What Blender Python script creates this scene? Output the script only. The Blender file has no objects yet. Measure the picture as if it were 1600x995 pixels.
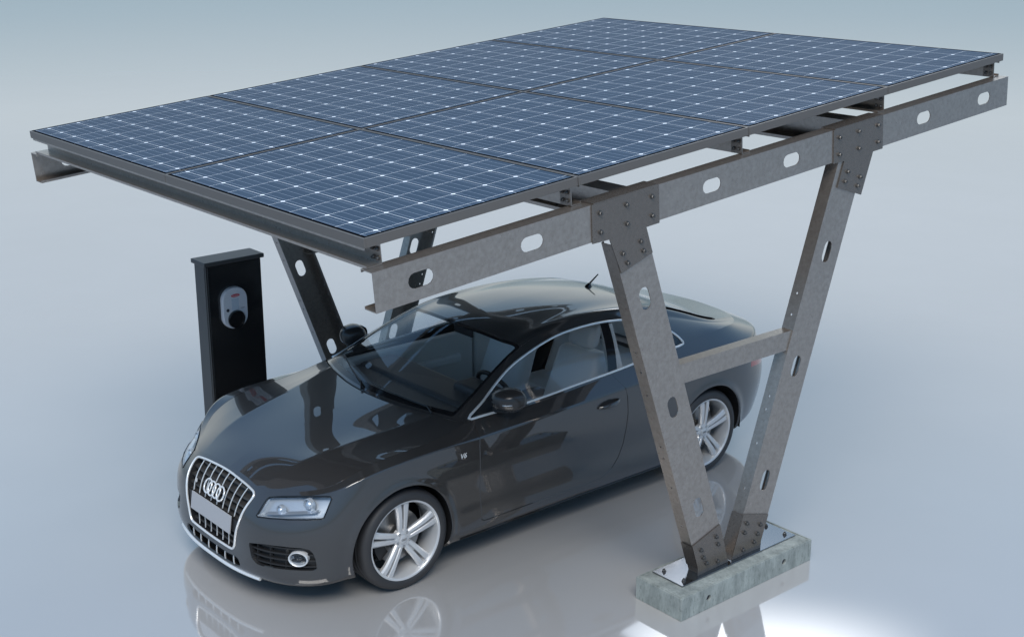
import bpy, bmesh, math, random
import numpy as np
from mathutils import Vector, Matrix
from mathutils.bvhtree import BVHTree
from mathutils.geometry import tessellate_polygon

random.seed(7)
SC = bpy.context.scene
COL = SC.collection
R = math.radians

# ================================================================ camera (solved from the photograph's vanishing points)
F_PX, AZ, EL, ROLL = 2100.10, 2.4395, -0.2991, 0.0008
CAM = np.array([7.0900, -4.3865, 4.0999])
_fw = np.array([math.cos(EL) * math.cos(AZ), math.cos(EL) * math.sin(AZ), math.sin(EL)])
_rt = np.cross(_fw, [0, 0, 1]); _rt /= np.linalg.norm(_rt); _up = np.cross(_rt, _fw)
_r2 = math.cos(ROLL) * _rt + math.sin(ROLL) * _up; _u2 = -math.sin(ROLL) * _rt + math.cos(ROLL) * _up
cd = bpy.data.cameras.new('camera'); cam = bpy.data.objects.new('camera', cd); COL.objects.link(cam)
cd.sensor_width = 36; cd.lens = F_PX / 1600 * 36; cd.clip_start = .05; cd.clip_end = 2000
M = Matrix(((_r2[0], _u2[0], -_fw[0]), (_r2[1], _u2[1], -_fw[1]), (_r2[2], _u2[2], -_fw[2])))
cam.matrix_world = Matrix.Translation(Vector(CAM)) @ M.to_4x4()
SC.camera = cam
def sight(u, v):
    """direction in which a point of the photograph lies (used to measure outlines on the built surfaces)"""
    return (u - 800) / F_PX * _r2 + (497.5 - v) / F_PX * _u2 + _fw
def on_x(u, v, x):
    d = sight(u, v); return CAM + d * (x - CAM[0]) / d[0]

# ================================================================ materials
def mat(name, base=(.5, .5, .5), rough=.5, metal=0., ior=None, coat=0., coat_rough=.03, spec=None):
    m = bpy.data.materials.new(name); m.use_nodes = True
    b = m.node_tree.nodes['Principled BSDF']
    b.inputs['Base Color'].default_value = (*base, 1); b.inputs['Roughness'].default_value = rough
    b.inputs['Metallic'].default_value = metal
    if ior: b.inputs['IOR'].default_value = ior
    b.inputs['Coat Weight'].default_value = coat; b.inputs['Coat Roughness'].default_value = coat_rough
    if spec is not None: b.inputs['Specular IOR Level'].default_value = spec
    return m
def nodes(m): return m.node_tree.nodes, m.node_tree.links, m.node_tree.nodes['Principled BSDF']
def add(m, kind, **kw):
    n = m.node_tree.nodes.new(kind)
    for k, v in kw.items():
        if k in n.inputs: n.inputs[k].default_value = v
        else: setattr(n, k, v)
    return n
def noise_color(m, c1, c2, scale, detail=4, rough=.6, lo=.35, hi=.65, stretch=None, kind='noise', coords='Object'):
    N, L, b = nodes(m)
    tc = add(m, 'ShaderNodeTexCoord'); mp = add(m, 'ShaderNodeMapping')
    L.new(tc.outputs[coords], mp.inputs['Vector'])
    if stretch: mp.inputs['Scale'].default_value = stretch
    if kind == 'noise':
        t = add(m, 'ShaderNodeTexNoise', Scale=scale, Detail=detail, Roughness=rough); out = t.outputs['Fac']
    else:
        t = add(m, 'ShaderNodeTexVoronoi', Scale=scale); out = t.outputs['Color']
    L.new(mp.outputs['Vector'], t.inputs['Vector'])
    r = add(m, 'ShaderNodeValToRGB'); r.color_ramp.elements[0].position = lo; r.color_ramp.elements[1].position = hi
    r.color_ramp.elements[0].color = (*c1, 1); r.color_ramp.elements[1].color = (*c2, 1)
    L.new(out, r.inputs['Fac']); L.new(r.outputs['Color'], b.inputs['Base Color'])
    return mp, t, r
def bump(m, src, strength, dist=.002):
    N, L, b = nodes(m)
    n = add(m, 'ShaderNodeBump', Strength=strength, Distance=dist)
    L.new(src, n.inputs['Height']); L.new(n.outputs['Normal'], b.inputs['Normal'])
    return n
MT = {}
MT['paint'] = mat('car_paint', (.036, .0338, .0325), .32, 0, 1.25, 1.0, .012); MT['paint'].node_tree.nodes['Principled BSDF'].inputs['Coat IOR'].default_value = 1.78
MT['mirror_paint'] = mat('mirror_paint', (.034, .032, .031), .22, 0, 1.5)
MT['black'] = mat('black_plastic', (.014, .014, .015), .5)
MT['gloss_black'] = mat('gloss_black', (.010, .010, .011), .10, 0, 1.5)
MT['slat'] = mat('grille_plastic', (.045, .043, .041), .4)
MT['chrome'] = mat('chrome', (.78, .78, .78), .12, 1.0)
MT['trim'] = mat('bright_trim', (.86, .86, .85), .32, .45)
MT['rubber'] = mat('tyre_rubber', (.030, .030, .032), .55)
MT['rim'] = mat('wheel_silver', (.60, .60, .60), .34, .3, 1.5, .5, .08)
MT['disc'] = mat('brake_steel', (.35, .34, .33), .35, .9)
MT['seat'] = mat('seat_leather', (.82, .82, .80), .5)
MT['card'] = mat('door_trim_beige', (.72, .70, .66), .6)
MT['dash'] = mat('dashboard_plastic', (.070, .070, .072), .5)
MT['lamp_in'] = mat('lamp_reflector', (.66, .69, .73), .28, .7)
MT['lamp_grey'] = mat('lamp_housing', (.52, .55, .58), .3, .4)
MT['plate'] = mat('blank_plate', (.40, .40, .41), .35)
MT['red'] = mat('tail_lamp_red', (.30, .01, .01), .12, 0, 1.5, 1)
MT['mirror_glass'] = mat('mirror_glass', (.8, .82, .85), .02, 1.0)
MT['bolt'] = mat('bolt_steel', (.13, .128, .125), .40, .8)
MT['frame'] = mat('panel_frame_grey', (.135, .125, .116), .45, .3)
MT['gasket'] = mat('panel_gasket', (.004, .004, .004), .6, spec=0.)
MT['back'] = mat('panel_backsheet', (.045, .045, .047), .5)
MT['baseplate'] = mat('base_plate_steel', (.33, .33, .34), .13, 1.0)
MT['cab'] = mat('cabinet_black', (.014, .014, .0145), .17, 0, 1.7)
MT['cabgrey'] = mat('cabinet_shell', (.045, .045, .044), .42)
MT['white'] = mat('white_plastic', (.62, .63, .66), .28)
MT['silverwin'] = mat('charger_window', (.50, .56, .63), .2)
MT['logo_red'] = mat('logo_red', (.55, .012, .03), .3)
MT['ink'] = mat('dark_ink', (.03, .03, .04), .4)

# galvanised steel: mottled spangle
def galvanised(name, c1, c2, metal, rough):
    m = mat(name, c1, rough, metal); N, L, b = nodes(m)
    mp, t, r = noise_color(m, c1, c2, 38, 5, .62, .30, .72)
    t2 = add(m, 'ShaderNodeTexNoise', Scale=70., Detail=3.); L.new(mp.outputs['Vector'], t2.inputs['Vector'])
    bump(m, t2.outputs['Fac'], .10, .004)
    rr = add(m, 'ShaderNodeMapRange'); rr.inputs['To Min'].default_value = rough - .05; rr.inputs['To Max'].default_value = rough + .06
    L.new(t2.outputs['Fac'], rr.inputs['Value']); L.new(rr.outputs['Result'], b.inputs['Roughness'])
    return m
MT['zinc'] = galvanised('galvanised_steel', (.33, .288, .254), (.43, .382, .340), .80, .29)
MT['zinc_dark'] = galvanised('gusset_steel', (.185, .160, .140), (.212, .184, .162), .7, .28)
_n, _l, _b = nodes(MT['zinc_dark'])

# board-marked concrete, greenish grey
m = MT['concrete'] = mat('concrete', (.3, .3, .3), .8)
mp, t, r = noise_color(m, (.165, .185, .175), (.36, .39, .365), 6, 8, .7, .30, .70, stretch=(2.2, 2.2, .9))
N, L, b = nodes(m)
t2 = add(m, 'ShaderNodeTexNoise', Scale=26., Detail=6., Roughness=.75); L.new(mp.outputs['Vector'], t2.inputs['Vector'])
r2 = add(m, 'ShaderNodeValToRGB'); r2.color_ramp.elements[0].position = .34; r2.color_ramp.elements[1].position = .46
r2.color_ramp.elements[0].color = (.33, .36, .34, 1); r2.color_ramp.elements[1].color = (1, 1, 1, 1)
L.new(t2.outputs['Fac'], r2.inputs['Fac'])
mx = add(m, 'ShaderNodeMix', data_type='RGBA', blend_type='MULTIPLY'); mx.inputs['Factor'].default_value = .55
L.new(r.outputs['Color'], mx.inputs[6]); L.new(r2.outputs['Color'], mx.inputs[7]); L.new(mx.outputs[2], b.inputs['Base Color'])
bump(m, t2.outputs['Fac'], .2, .003)

# cast skin on the cabinet door: fine speckle
noise_color(MT['cab'], (.010, .010, .0105), (.024, .024, .025), 160, 3, .6, .45, .75)
_t = add(MT['rubber'], 'ShaderNodeTexNoise', Scale=60.)

# floor: smooth pale grey, glossy
m = MT['floor'] = mat('polished_floor', (.40, .392, .385), .055, 0, 2.8)
mp, t, r = noise_color(m, (.395, .388, .38), (.408, .40, .392), .6, 3)

# windscreen and side glass: thin, slightly tinted
def glass(name, tint, refl_ior):
    m = bpy.data.materials.new(name); m.use_nodes = True; nt = m.node_tree; nt.nodes.clear()
    o = nt.nodes.new('ShaderNodeOutputMaterial'); tr = nt.nodes.new('ShaderNodeBsdfTransparent'); gl = nt.nodes.new('ShaderNodeBsdfGlossy')
    fr = nt.nodes.new('ShaderNodeFresnel'); mi = nt.nodes.new('ShaderNodeMixShader')
    tr.inputs[0].default_value = (*tint, 1); gl.inputs['Roughness'].default_value = .01; fr.inputs['IOR'].default_value = refl_ior
    gl.inputs['Color'].default_value = (.9, .95, 1, 1)
    ge = nt.nodes.new('ShaderNodeNewGeometry'); io = nt.nodes.new('ShaderNodeMapRange')   # a thin pane reflects alike from both faces
    io.inputs['To Min'].default_value = refl_ior; io.inputs['To Max'].default_value = 1 / refl_ior
    nt.links.new(ge.outputs['Backfacing'], io.inputs['Value']); nt.links.new(io.outputs['Result'], fr.inputs['IOR'])
    nt.links.new(fr.outputs[0], mi.inputs[0]); nt.links.new(tr.outputs[0], mi.inputs[1]); nt.links.new(gl.outputs[0], mi.inputs[2]); nt.links.new(mi.outputs[0], o.inputs[0])
    return m
MT['glass'] = glass('window_glass', (.84, .87, .88), 1.5)
MT['side_glass'] = glass('side_window_glass', (.84, .84, .84), 1.5)
MT['lens'] = glass('lamp_lens', (.92, .94, .96), 1.5)

# solar cells: 206 mm grid with white diamonds at the corners and fine busbars
CELL = .2065
def cell_material():
    m = mat('solar_cells', (.05, .08, .15), .25, 0, 1.03); N, L, b = nodes(m)
    tc = add(m, 'ShaderNodeTexCoord'); sx = add(m, 'ShaderNodeSeparateXYZ'); L.new(tc.outputs['Object'], sx.inputs[0])
    def math_(op, a, bb=None):
        n = add(m, 'ShaderNodeMath', operation=op)
        for i, v in enumerate((a, bb)):
            if v is None: continue
            if isinstance(v, (int, float)): n.inputs[i].default_value = v
            else: L.new(v, n.inputs[i])
        return n.outputs[0]
    def dist(sock, off, period):
        t = math_('FRACT', math_('ADD', math_('DIVIDE', math_('SUBTRACT', sock, off), period), .5))
        return math_('MULTIPLY', math_('ABSOLUTE', math_('SUBTRACT', t, .5)), period)
    # origin of the object: the panel's corner at low x, low y; grid measured in the photograph
    gx = 1.985 - .36 * CELL; gy = .58 * CELL
    dx = dist(sx.outputs['X'], gx, CELL); dy = dist(sx.outputs['Y'], gy, CELL)
    lx = math_('LESS_THAN', dx, .0012); ly = math_('LESS_THAN', dy, .0012)
    dia = math_('LESS_THAN', math_('ADD', dx, dy), .0150)
    white = math_('MAXIMUM', math_('MAXIMUM', lx, ly), dia)
    bus = math_('LESS_THAN', dist(sx.outputs['Y'], gy + CELL / 8, CELL / 4), .00105)
    nz = add(m, 'ShaderNodeTexVoronoi', Scale=1.0); mp = add(m, 'ShaderNodeMapping'); L.new(tc.outputs['Object'], mp.inputs['Vector'])
    # a slight shade difference from cell to cell
    cellid = add(m, 'ShaderNodeCombineXYZ')
    L.new(math_('FLOOR', math_('DIVIDE', math_('SUBTRACT', sx.outputs['X'], gx), CELL)), cellid.inputs[0])
    L.new(math_('FLOOR', math_('DIVIDE', math_('SUBTRACT', sx.outputs['Y'], gy), CELL)), cellid.inputs[1])
    wn = add(m, 'ShaderNodeTexWhiteNoise'); L.new(cellid.outputs[0], wn.inputs['Vector'])
    ramp = add(m, 'ShaderNodeValToRGB'); ramp.color_ramp.elements[0].color = (.044, .073, .113, 1); ramp.color_ramp.elements[1].color = (.050, .081, .123, 1)
    L.new(wn.outputs['Value'], ramp.inputs['Fac'])
    m1 = add(m, 'ShaderNodeMix', data_type='RGBA'); L.new(bus, m1.inputs[0]); L.new(ramp.outputs[0], m1.inputs[6]); m1.inputs[7].default_value = (.26, .32, .40, 1)
    m2 = add(m, 'ShaderNodeMix', data_type='RGBA'); L.new(white, m2.inputs[0]); L.new(m1.outputs[2], m2.inputs[6]); m2.inputs[7].default_value = (.82, .87, .92, 1)
    L.new(m2.outputs[2], b.inputs['Base Color'])
    return m
MT['cells'] = cell_material()

# ================================================================ object helpers
def link(name, me, m=None, parent=None, smooth=False):
    o = bpy.data.objects.new(name, me); COL.objects.link(o)
    if m is not None: me.materials.append(MT[m])
    if smooth: me.polygons.foreach_set('use_smooth', [True] * len(me.polygons))
    if parent is not None: o.parent = parent
    return o
def tag(o, label=None, cat=None, group=None, kind=None):
    if label: o['label'] = label
    if cat: o['category'] = cat
    if group: o['group'] = group
    if kind: o['kind'] = kind
    return o
def empty(name, loc=(0, 0, 0)):
    o = bpy.data.objects.new(name, None); COL.objects.link(o); o.location = loc; o.empty_display_size = .2
    return o
def world_pos(o):
    t = o.location.copy()
    if o.parent is not None: t = t + o.matrix_parent_inverse.translation + world_pos(o.parent)
    return t
def reparent(o, p):
    """parent without moving (only translations occur above a part)"""
    o.parent = p; o.matrix_parent_inverse = Matrix.Translation(-world_pos(p))
class MB:
    """collects simple solids into one mesh"""
    def __init__(s): s.v = []; s.f = []
    def poly(s, pts, faces):
        k = len(s.v); s.v += [tuple(map(float, p)) for p in pts]; s.f += [tuple(i + k for i in f) for f in faces]
    def box(s, lo, hi, fn=None):
        x0, y0, z0 = lo; x1, y1, z1 = hi
        p = [(x0, y0, z0), (x1, y0, z0), (x1, y1, z0), (x0, y1, z0), (x0, y0, z1), (x1, y0, z1), (x1, y1, z1), (x0, y1, z1)]
        if fn: p = [fn(*q) for q in p]
        s.poly(p, [(0, 3, 2, 1), (4, 5, 6, 7), (0, 1, 5, 4), (1, 2, 6, 5), (2, 3, 7, 6), (3, 0, 4, 7)])
    def plate(s, outer, holes, d0, d1, fn):
        """polygon with holes, extruded from d0 to d1; fn(a, b, d) -> xyz"""
        loops = [outer] + list(holes)
        tri = tessellate_polygon([[Vector((a, b, 0)) for a, b in lp] for lp in loops])
        flat = [p for lp in loops for p in lp]; n = len(flat)
        pts = [fn(a, b, d0) for a, b in flat] + [fn(a, b, d1) for a, b in flat]
        F = [tuple(t) for t in tri] + [tuple(i + n for i in t[::-1]) for t in tri]
        k = 0
        for lp in loops:
            m = len(lp)
            for i in range(m): F.append((k + i, k + (i + 1) % m, n + k + (i + 1) % m, n + k + i))
            k += m
        s.poly(pts, F)
    def tube(s, path, r, seg=8, closed=False, flat=None):
        P = [np.array(p, float) for p in path]; n = len(P); rings = []
        up = np.array((0, 0, 1.0))
        for i in range(n):
            a = P[(i - 1) % n] if (closed or i > 0) else P[i]; b = P[(i + 1) % n] if (closed or i < n - 1) else P[i]
            t = b - a; t /= max(np.linalg.norm(t), 1e-9)
            x = np.cross(up, t)
            if np.linalg.norm(x) < .05: x = np.cross((0, 1, 0), t)
            x /= np.linalg.norm(x); y = np.cross(t, x)
            rr = r[i] if hasattr(r, '__len__') else r
            rings.append([P[i] + rr * (math.cos(2 * math.pi * k / seg) * x + (flat or 1) * math.sin(2 * math.pi * k / seg) * y) for k in range(seg)])
        F = []
        for i in range(n if closed else n - 1):
            j = (i + 1) % n
            for k in range(seg): F.append((i * seg + k, i * seg + (k + 1) % seg, j * seg + (k + 1) % seg, j * seg + k))
        if not closed: F += [tuple(range(seg))[::-1], tuple((n - 1) * seg + k for k in range(seg))]
        s.poly([p for rg in rings for p in rg], F)
    def lathe(s, prof, seg, fn, closed=False):
        """profile of (r, h) turned round; fn(r*cos, r*sin, h) -> xyz"""
        n = len(prof); pts = []; F = []
        for k in range(seg):
            a = 2 * math.pi * k / seg
            for r, h in prof: pts.append(fn(r * math.cos(a), r * math.sin(a), h))
        for k in range(seg):
            j = (k + 1) % seg
            for i in range(n - 1): F.append((k * n + i, j * n + i, j * n + i + 1, k * n + i + 1))
        s.poly(pts, F)
    def mesh(s, name):
        me = bpy.data.meshes.new(name); me.from_pydata(s.v, [], s.f)
        bm = bmesh.new(); bm.from_mesh(me); bmesh.ops.recalc_face_normals(bm, faces=bm.faces); bm.to_mesh(me); bm.free()
        return me
    def build(s, name, m, parent=None, smooth=False, bevel=0., seg=2, angle=40):
        o = link(name, s.mesh(name), m, None, smooth)
        if parent is not None: reparent(o, parent)
        if bevel:
            b = o.modifiers.new('bevel', 'BEVEL'); b.width = bevel; b.segments = seg; b.limit_method = 'ANGLE'; b.angle_limit = R(35)
        if smooth:
            try: o.data.set_sharp_from_angle(angle=R(angle))
            except Exception: pass
        return o
def slot(cx, cy, ln, wd, ang=0., n=7):
    """an obround hole: ln long along the first axis"""
    r = wd / 2; h = ln / 2 - r; p = []
    for k in range(n): a = -math.pi / 2 + math.pi * k / (n - 1); p.append((h + r * math.cos(a), r * math.sin(a)))
    for k in range(n): a = math.pi / 2 + math.pi * k / (n - 1); p.append((-h + r * math.cos(a), r * math.sin(a)))
    return [(cx + a, cy + b) for a, b in p]
def circ(cx, cy, r, n=12): return [(cx + r * math.cos(2 * math.pi * k / n), cy + r * math.sin(2 * math.pi * k / n)) for k in range(n)]

# ================================================================ world, lamps, floor
w = bpy.data.worlds.new('World'); SC.world = w; w.use_nodes = True
def build_world():
    nt = w.node_tree; N = nt.nodes; L = nt.links; N.clear()
    o = N.new('ShaderNodeOutputWorld'); bg = N.new('ShaderNodeBackground'); L.new(bg.outputs[0], o.inputs[0])
    tc = N.new('ShaderNodeTexCoord'); sp = N.new('ShaderNodeSeparateXYZ'); L.new(tc.outputs['Generated'], sp.inputs[0])
    mr = N.new('ShaderNodeMapRange'); mr.inputs['From Min'].default_value = -1; mr.inputs['From Max'].default_value = 1
    L.new(sp.outputs['Z'], mr.inputs['Value'])
    def ramp(stops):
        r = N.new('ShaderNodeValToRGB'); e = r.color_ramp.elements
        while len(e) < len(stops): e.new(.5)
        for q, (p_, c_) in zip(e, stops): q.position = p_; q.color = (*c_, 1)
        L.new(mr.outputs['Result'], r.inputs['Fac']); return r
    # pale haze low over the far side, clear blue over the rest
    r1 = ramp([(0.0, (.30, .285, .27)), (.499, (.36, .45, .49)), (.503, (.36, .45, .49)), (.535, (.48, .60, .66)), (.57, (.86, .93, .93)), (.60, (.82, .90, .94)), (.64, (.73, .83, .90)), (.70, (.45, .65, .86)), (.80, (.21, .41, .72)), (1.0, (.17, .34, .62))])
    r2 = ramp([(0.0, (.30, .285, .27)), (.499, (.26, .36, .46)), (.503, (.26, .36, .46)), (.535, (.26, .43, .62)), (.57, (.25, .44, .68)), (.60, (.25, .45, .71)), (.64, (.25, .47, .75)), (.70, (.25, .48, .78)), (.80, (.22, .42, .74)), (1.0, (.17, .34, .62))])
    dp = N.new('ShaderNodeVectorMath'); dp.operation = 'DOT_PRODUCT'; L.new(tc.outputs['Generated'], dp.inputs[0]); dp.inputs[1].default_value = (-.763, .646, 0)
    m2 = N.new('ShaderNodeMapRange'); m2.interpolation_type = 'SMOOTHSTEP'; m2.inputs['From Min'].default_value = .25; m2.inputs['From Max'].default_value = .80
    L.new(dp.outputs['Value'], m2.inputs['Value'])
    mx = N.new('ShaderNodeMix'); mx.data_type = 'RGBA'; L.new(m2.outputs['Result'], mx.inputs[0]); L.new(r2.outputs[0], mx.inputs[6]); L.new(r1.outputs[0], mx.inputs[7])
    L.new(mx.outputs[2], bg.inputs['Color']); bg.inputs['Strength'].default_value = 1.0
build_world()
def softbox(name, loc, target, sx, sy, power, color=(1, 1, 1)):
    l = bpy.data.lights.new(name, 'AREA'); l.shape = 'RECTANGLE'; l.size = sx; l.size_y = sy; l.energy = power; l.color = color
    o = bpy.data.objects.new(name, l); COL.objects.link(o); o.location = loc
    o.rotation_euler = (Vector(target) - Vector(loc)).to_track_quat('-Z', 'Y').to_euler()
    return o
SC.view_settings.view_transform = 'Standard'; SC.view_settings.look = 'None'; SC.view_settings.exposure = 0; SC.view_settings.gamma = 1
SC.cycles.max_bounces = 10; SC.cycles.transparent_max_bounces = 16; SC.cycles.use_denoising = True
f = MB(); f.poly([(-600, -600, 0), (600, -600, 0), (600, 600, 0), (-600, 600, 0)], [(0, 1, 2, 3)])
tag(f.build('floor', 'floor'), kind='structure', label='pale blue grey polished floor reflecting the car', cat='floor')
# ================================================================ carport frame
XC = .1225                                                            # its centre line
XN = 2.15                                                             # outer face of the near beam and legs
TILT = R(5.08)
CT, ST_ = math.cos(TILT), math.sin(TILT)
OY, OZ = -1.059, 2.6415
def roof(x, s, n): return (x, OY + s * CT - n * ST_, OZ + s * ST_ + n * CT)
FRAME_H, PURLIN_H, BEAM_H = .048, .104, .200
port = empty('carport_frame', (XC, 1.58, 0))
tag(port, 'galvanised steel carport frame on V shaped legs, straddling the black car', 'carport')

def side(near):
    """map (x measured outwards from the near web) for the near side or mirrored for the far side"""
    return (lambda x: x) if near else (lambda x: 2 * XC - x)
def channel(fn, L, W, D, th, lip, slots=(), fh=()):
    """C section: web in the (u, w) plane with slots, flanges towards d; fh holes (u) in the flange at low w"""
    m = MB()
    m.plate([(0, -W / 2), (L, -W / 2), (L, W / 2), (0, W / 2)], slots, 0, th, lambda a, b, d: fn(a, b, d))
    holes = [circ(u, d, .007, 10) for u, d in fh]
    m.plate([(0, th), (L, th), (L, D), (0, D)], holes, -W / 2, -W / 2 + th, lambda a, b, d: fn(a, d, b) if False else fn(a, d, b))
    return m
def c_member(fn, L, W, D, th=.005, lip=.016, slots=(), fholes=()):
    m = MB()
    m.plate([(0, -W / 2), (L, -W / 2), (L, W / 2), (0, W / 2)], slots, 0, th, lambda a, b, d: fn(a, b, d))
    for sgn in (-1, 1):
        w0, w1 = (-W / 2, -W / 2 + th) if sgn < 0 else (W / 2 - th, W / 2)
        m.plate([(0, th), (L, th), (L, D), (0, D)], [circ(u, d, .0075, 10) for u, d in fholes], w0, w1, lambda a, b, d: fn(a, d, b))
        a0, a1 = (-W / 2 + th, -W / 2 + lip) if sgn < 0 else (W / 2 - lip, W / 2 - th)
        m.box((0, a0, D - th), (L, a1, D), lambda a, b, d: fn(a, b, d))
    return m

hexm = MB()                                                           # one bolt: washer and hexagon head, pointing +x
hexm.lathe([(0, 0), (.0150, 0), (.0150, .003), (0, .003)], 12, lambda a, b, h: (h, a, b))
hexm.lathe([(0, .003), (.0115, .003), (.0115, .0125), (.0095, .015), (0, .015)], 6, lambda a, b, h: (h, a, b))
hexm.lathe([(.0062, .014), (.0062, .022), (0, .022)], 8, lambda a, b, h: (h, a, b))
BOLT = hexm.mesh('bolt'); BOLT.materials.append(MT['bolt'])
def bolt(parent, loc, axis=(1, 0, 0), scale=1.0):
    o = bpy.data.objects.new('bolt', BOLT); COL.objects.link(o)
    reparent(o, parent); o.location = loc
    o.rotation_euler = Vector((1, 0, 0)).rotation_difference(Vector(axis)).to_euler(); o.scale = (scale,) * 3
    return o

N_BEAM = -(FRAME_H + PURLIN_H) - BEAM_H / 2 - .002
LEG = [  # (top y, top z, bottom y, bottom z) of the centre line
 ((.612, 2.412), (1.440, .158)), ((2.550, 2.580), (1.738, .158))]
LEG_W = .254
for near in (True, False):
    X = side(near); out = 1 if near else -1
    # long beam
    fn = lambda a, b, d: (lambda q: (X(XN - d), q[1], q[2]))(roof(0, a, N_BEAM + b))
    b_ = c_member(fn, 5.350, BEAM_H, .095, slots=[slot(s, 0, .150, .078) for s in (.268, .965, 2.305, 3.005, 4.350, 5.055)])
    b_.build('beam', 'zinc', port)
    for i, ((ty, tz), (by, bz)) in enumerate(LEG):
        U = np.array((by - ty, bz - tz)); Ln = np.linalg.norm(U); U /= Ln; Wd = np.array((U[1], -U[0]))
        if Wd[0] > 0: Wd = -Wd                                        # towards the front of the carport
        fn = lambda a, b, d: (X(XN - .002 - d), ty + U[0] * a - Wd[0] * b, tz + U[1] * a - Wd[1] * b)
        zs = (2.029, 1.327, .618)
        sl = [slot((zz - tz) / U[1], 0, .138, .074) for zz in zs]
        fh = [((zz - tz) / U[1], .045) for zz in (1.75, 1.62, 1.47, 1.12, 1.04, .83, .55)]
        leg = c_member(fn, Ln, LEG_W, .088, slots=sl, fholes=fh)
        leg.build('leg', 'zinc', port)
        # lower gusset: plate over web and a strap round the front flange
        sg = 1 if i == 0 else -1; yc = 1.581
        pl = [(yc + sg * (y - yc), z) for y, z in [(1.224, .372), (1.470, .446), (1.566, .160), (1.286, .158), (1.283, .205)]]
        m = MB(); m.plate(pl, [], 0, .006, lambda a, b, d: (X(XN + d), a, b))
        p0, p1 = ((1.224, .372), (1.283, .205)) if i == 0 else ((1.693, .440), (1.590, .160))
        e = -.004
        m.poly([(X(XN + .006), p0[0] + e, p0[1]), (X(XN - .088), p0[0] + e, p0[1]), (X(XN - .088), p1[0] + e, p1[1]), (X(XN + .006), p1[0] + e, p1[1])], [(0, 1, 2, 3)])
        g = m.build('foot_gusset', 'zinc_dark', port)
        for y, z in [(1.437, .374), (1.457, .317), (1.303, .326), (1.326, .268), (1.357, .221), (1.461, .200)]:
            bolt(g, (X(XN + .006), yc + sg * (y - yc), z), (out, 0, 0))
        # upper gusset: a T plate over the beam and the leg
        if i == 0:
            pg = [(.325, 2.612), (.338, 2.403), (.462, 2.408), (.556, 2.206), (.792, 2.284), (.737, 2.434), (.838, 2.443), (.822, 2.655)]
            bl = [(.385, 2.562), (.578, 2.580), (.770, 2.598), (.394, 2.458), (.588, 2.475), (.778, 2.492), (.696, 2.362), (.718, 2.306), (.562, 2.316), (.600, 2.258)]
        else:
            pg = [(2.338, 2.790), (2.358, 2.584), (2.466, 2.588), (2.416, 2.428), (2.666, 2.350), (2.758, 2.614), (2.858, 2.622), (2.836, 2.835)]
            bl = [(2.398, 2.742), (2.590, 2.760), (2.786, 2.778), (2.408, 2.636), (2.604, 2.653), (2.800, 2.671), (2.506, 2.518), (2.485, 2.460), (2.638, 2.469), (2.617, 2.415)]
        m = MB(); m.plate(pg, [], 0, .006, lambda a, b, d: (X(XN + .0005 + d), a, b))
        s0 = (pg[0][0] - OY) / CT; s1 = (pg[-1][0] - OY) / CT
        nt_ = N_BEAM + BEAM_H / 2
        m.box((XN - .100, s0, nt_ + .001), (XN + .0065, s1 - .02, nt_ + .007), lambda a, b, d: (X(a), *roof(0, b, d)[1:]))
        g = m.build('head_gusset', 'zinc_dark', port)
        for y, z in bl: bolt(g, (X(XN + .0065), y, z), (out, 0, 0))
    # strut between the legs
    fn = lambda a, b, d: (X(XN - .010 - d), 1.040 + a, 1.511 + b)
    c_member(fn, 1.080, .122, .075, lip=.006).build('strut', 'zinc', port)
    # base plate with anchor bolts
    m = MB(); x0, x1 = sorted((X(1.935), X(2.188))); m.box((x0, 1.113, .149), (x1, 2.192, .158))
    bp = m.build('base_plate', 'baseplate', port, bevel=.0015)
    for x, y in ((1.985, 1.165), (2.150, 1.165), (2.140, 2.140), (1.985, 2.140)): bolt(bp, (X(x), y, .158), (0, 0, 1), .95)
# purlins carry the panels
PUR = [.102, 1.3175, 2.655, 4.000, 5.285]
for i, s in enumerate(PUR):
    n0 = -(FRAME_H + .001); n1 = n0 - PURLIN_H + .001
    lo, hi = (2 * XC - 2.088, 2.088)
    nm = (n0 + n1) / 2
    sd = 1 if i in (0, 3) else -1                                     # which way the channel opens
    if sd < 0: s -= .020
    fn = lambda a, b, d: roof(lo + a, s - sd * d, nm + b)
    m = c_member(fn, hi - lo, n0 - n1, .092 if i == 0 else .066, th=.004, lip=.014)
    p = m.build('purlin', 'zinc', port)
    off = -.0055 if sd > 0 else -.0075
    if sd < 0:
        m = MB(); m.box((hi - .078, s - .0065, n1 + .002), (hi + .001, s - .0005, n0 - .003), lambda a, b, d: roof(a, b, d)); m.build('end_cleat', 'zinc_dark', p)
    for x in (hi - .020, hi - .055):
        for n in (nm + .022, nm - .022):
            bolt(p, roof(x, s + off, n), (0, -CT, -ST_), .8)
    bolt(p, roof(lo + .02, s - .0055, nm + .02), (0, -CT, -ST_), .8)
# deep cross beams between the two long beams, at the gussets
for s in (1.760, 3.800):
    nt_ = N_BEAM + BEAM_H / 2; hh = .180
    fn = lambda a, b, d: roof(2 * XC - XN + .105 + a, s - d, nt_ - hh / 2 - .002 + b)
    c_member(fn, 2 * (XN - XC) - .21, hh, .130, th=.006, lip=.02).build('cross_beam', 'zinc', port)

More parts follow.
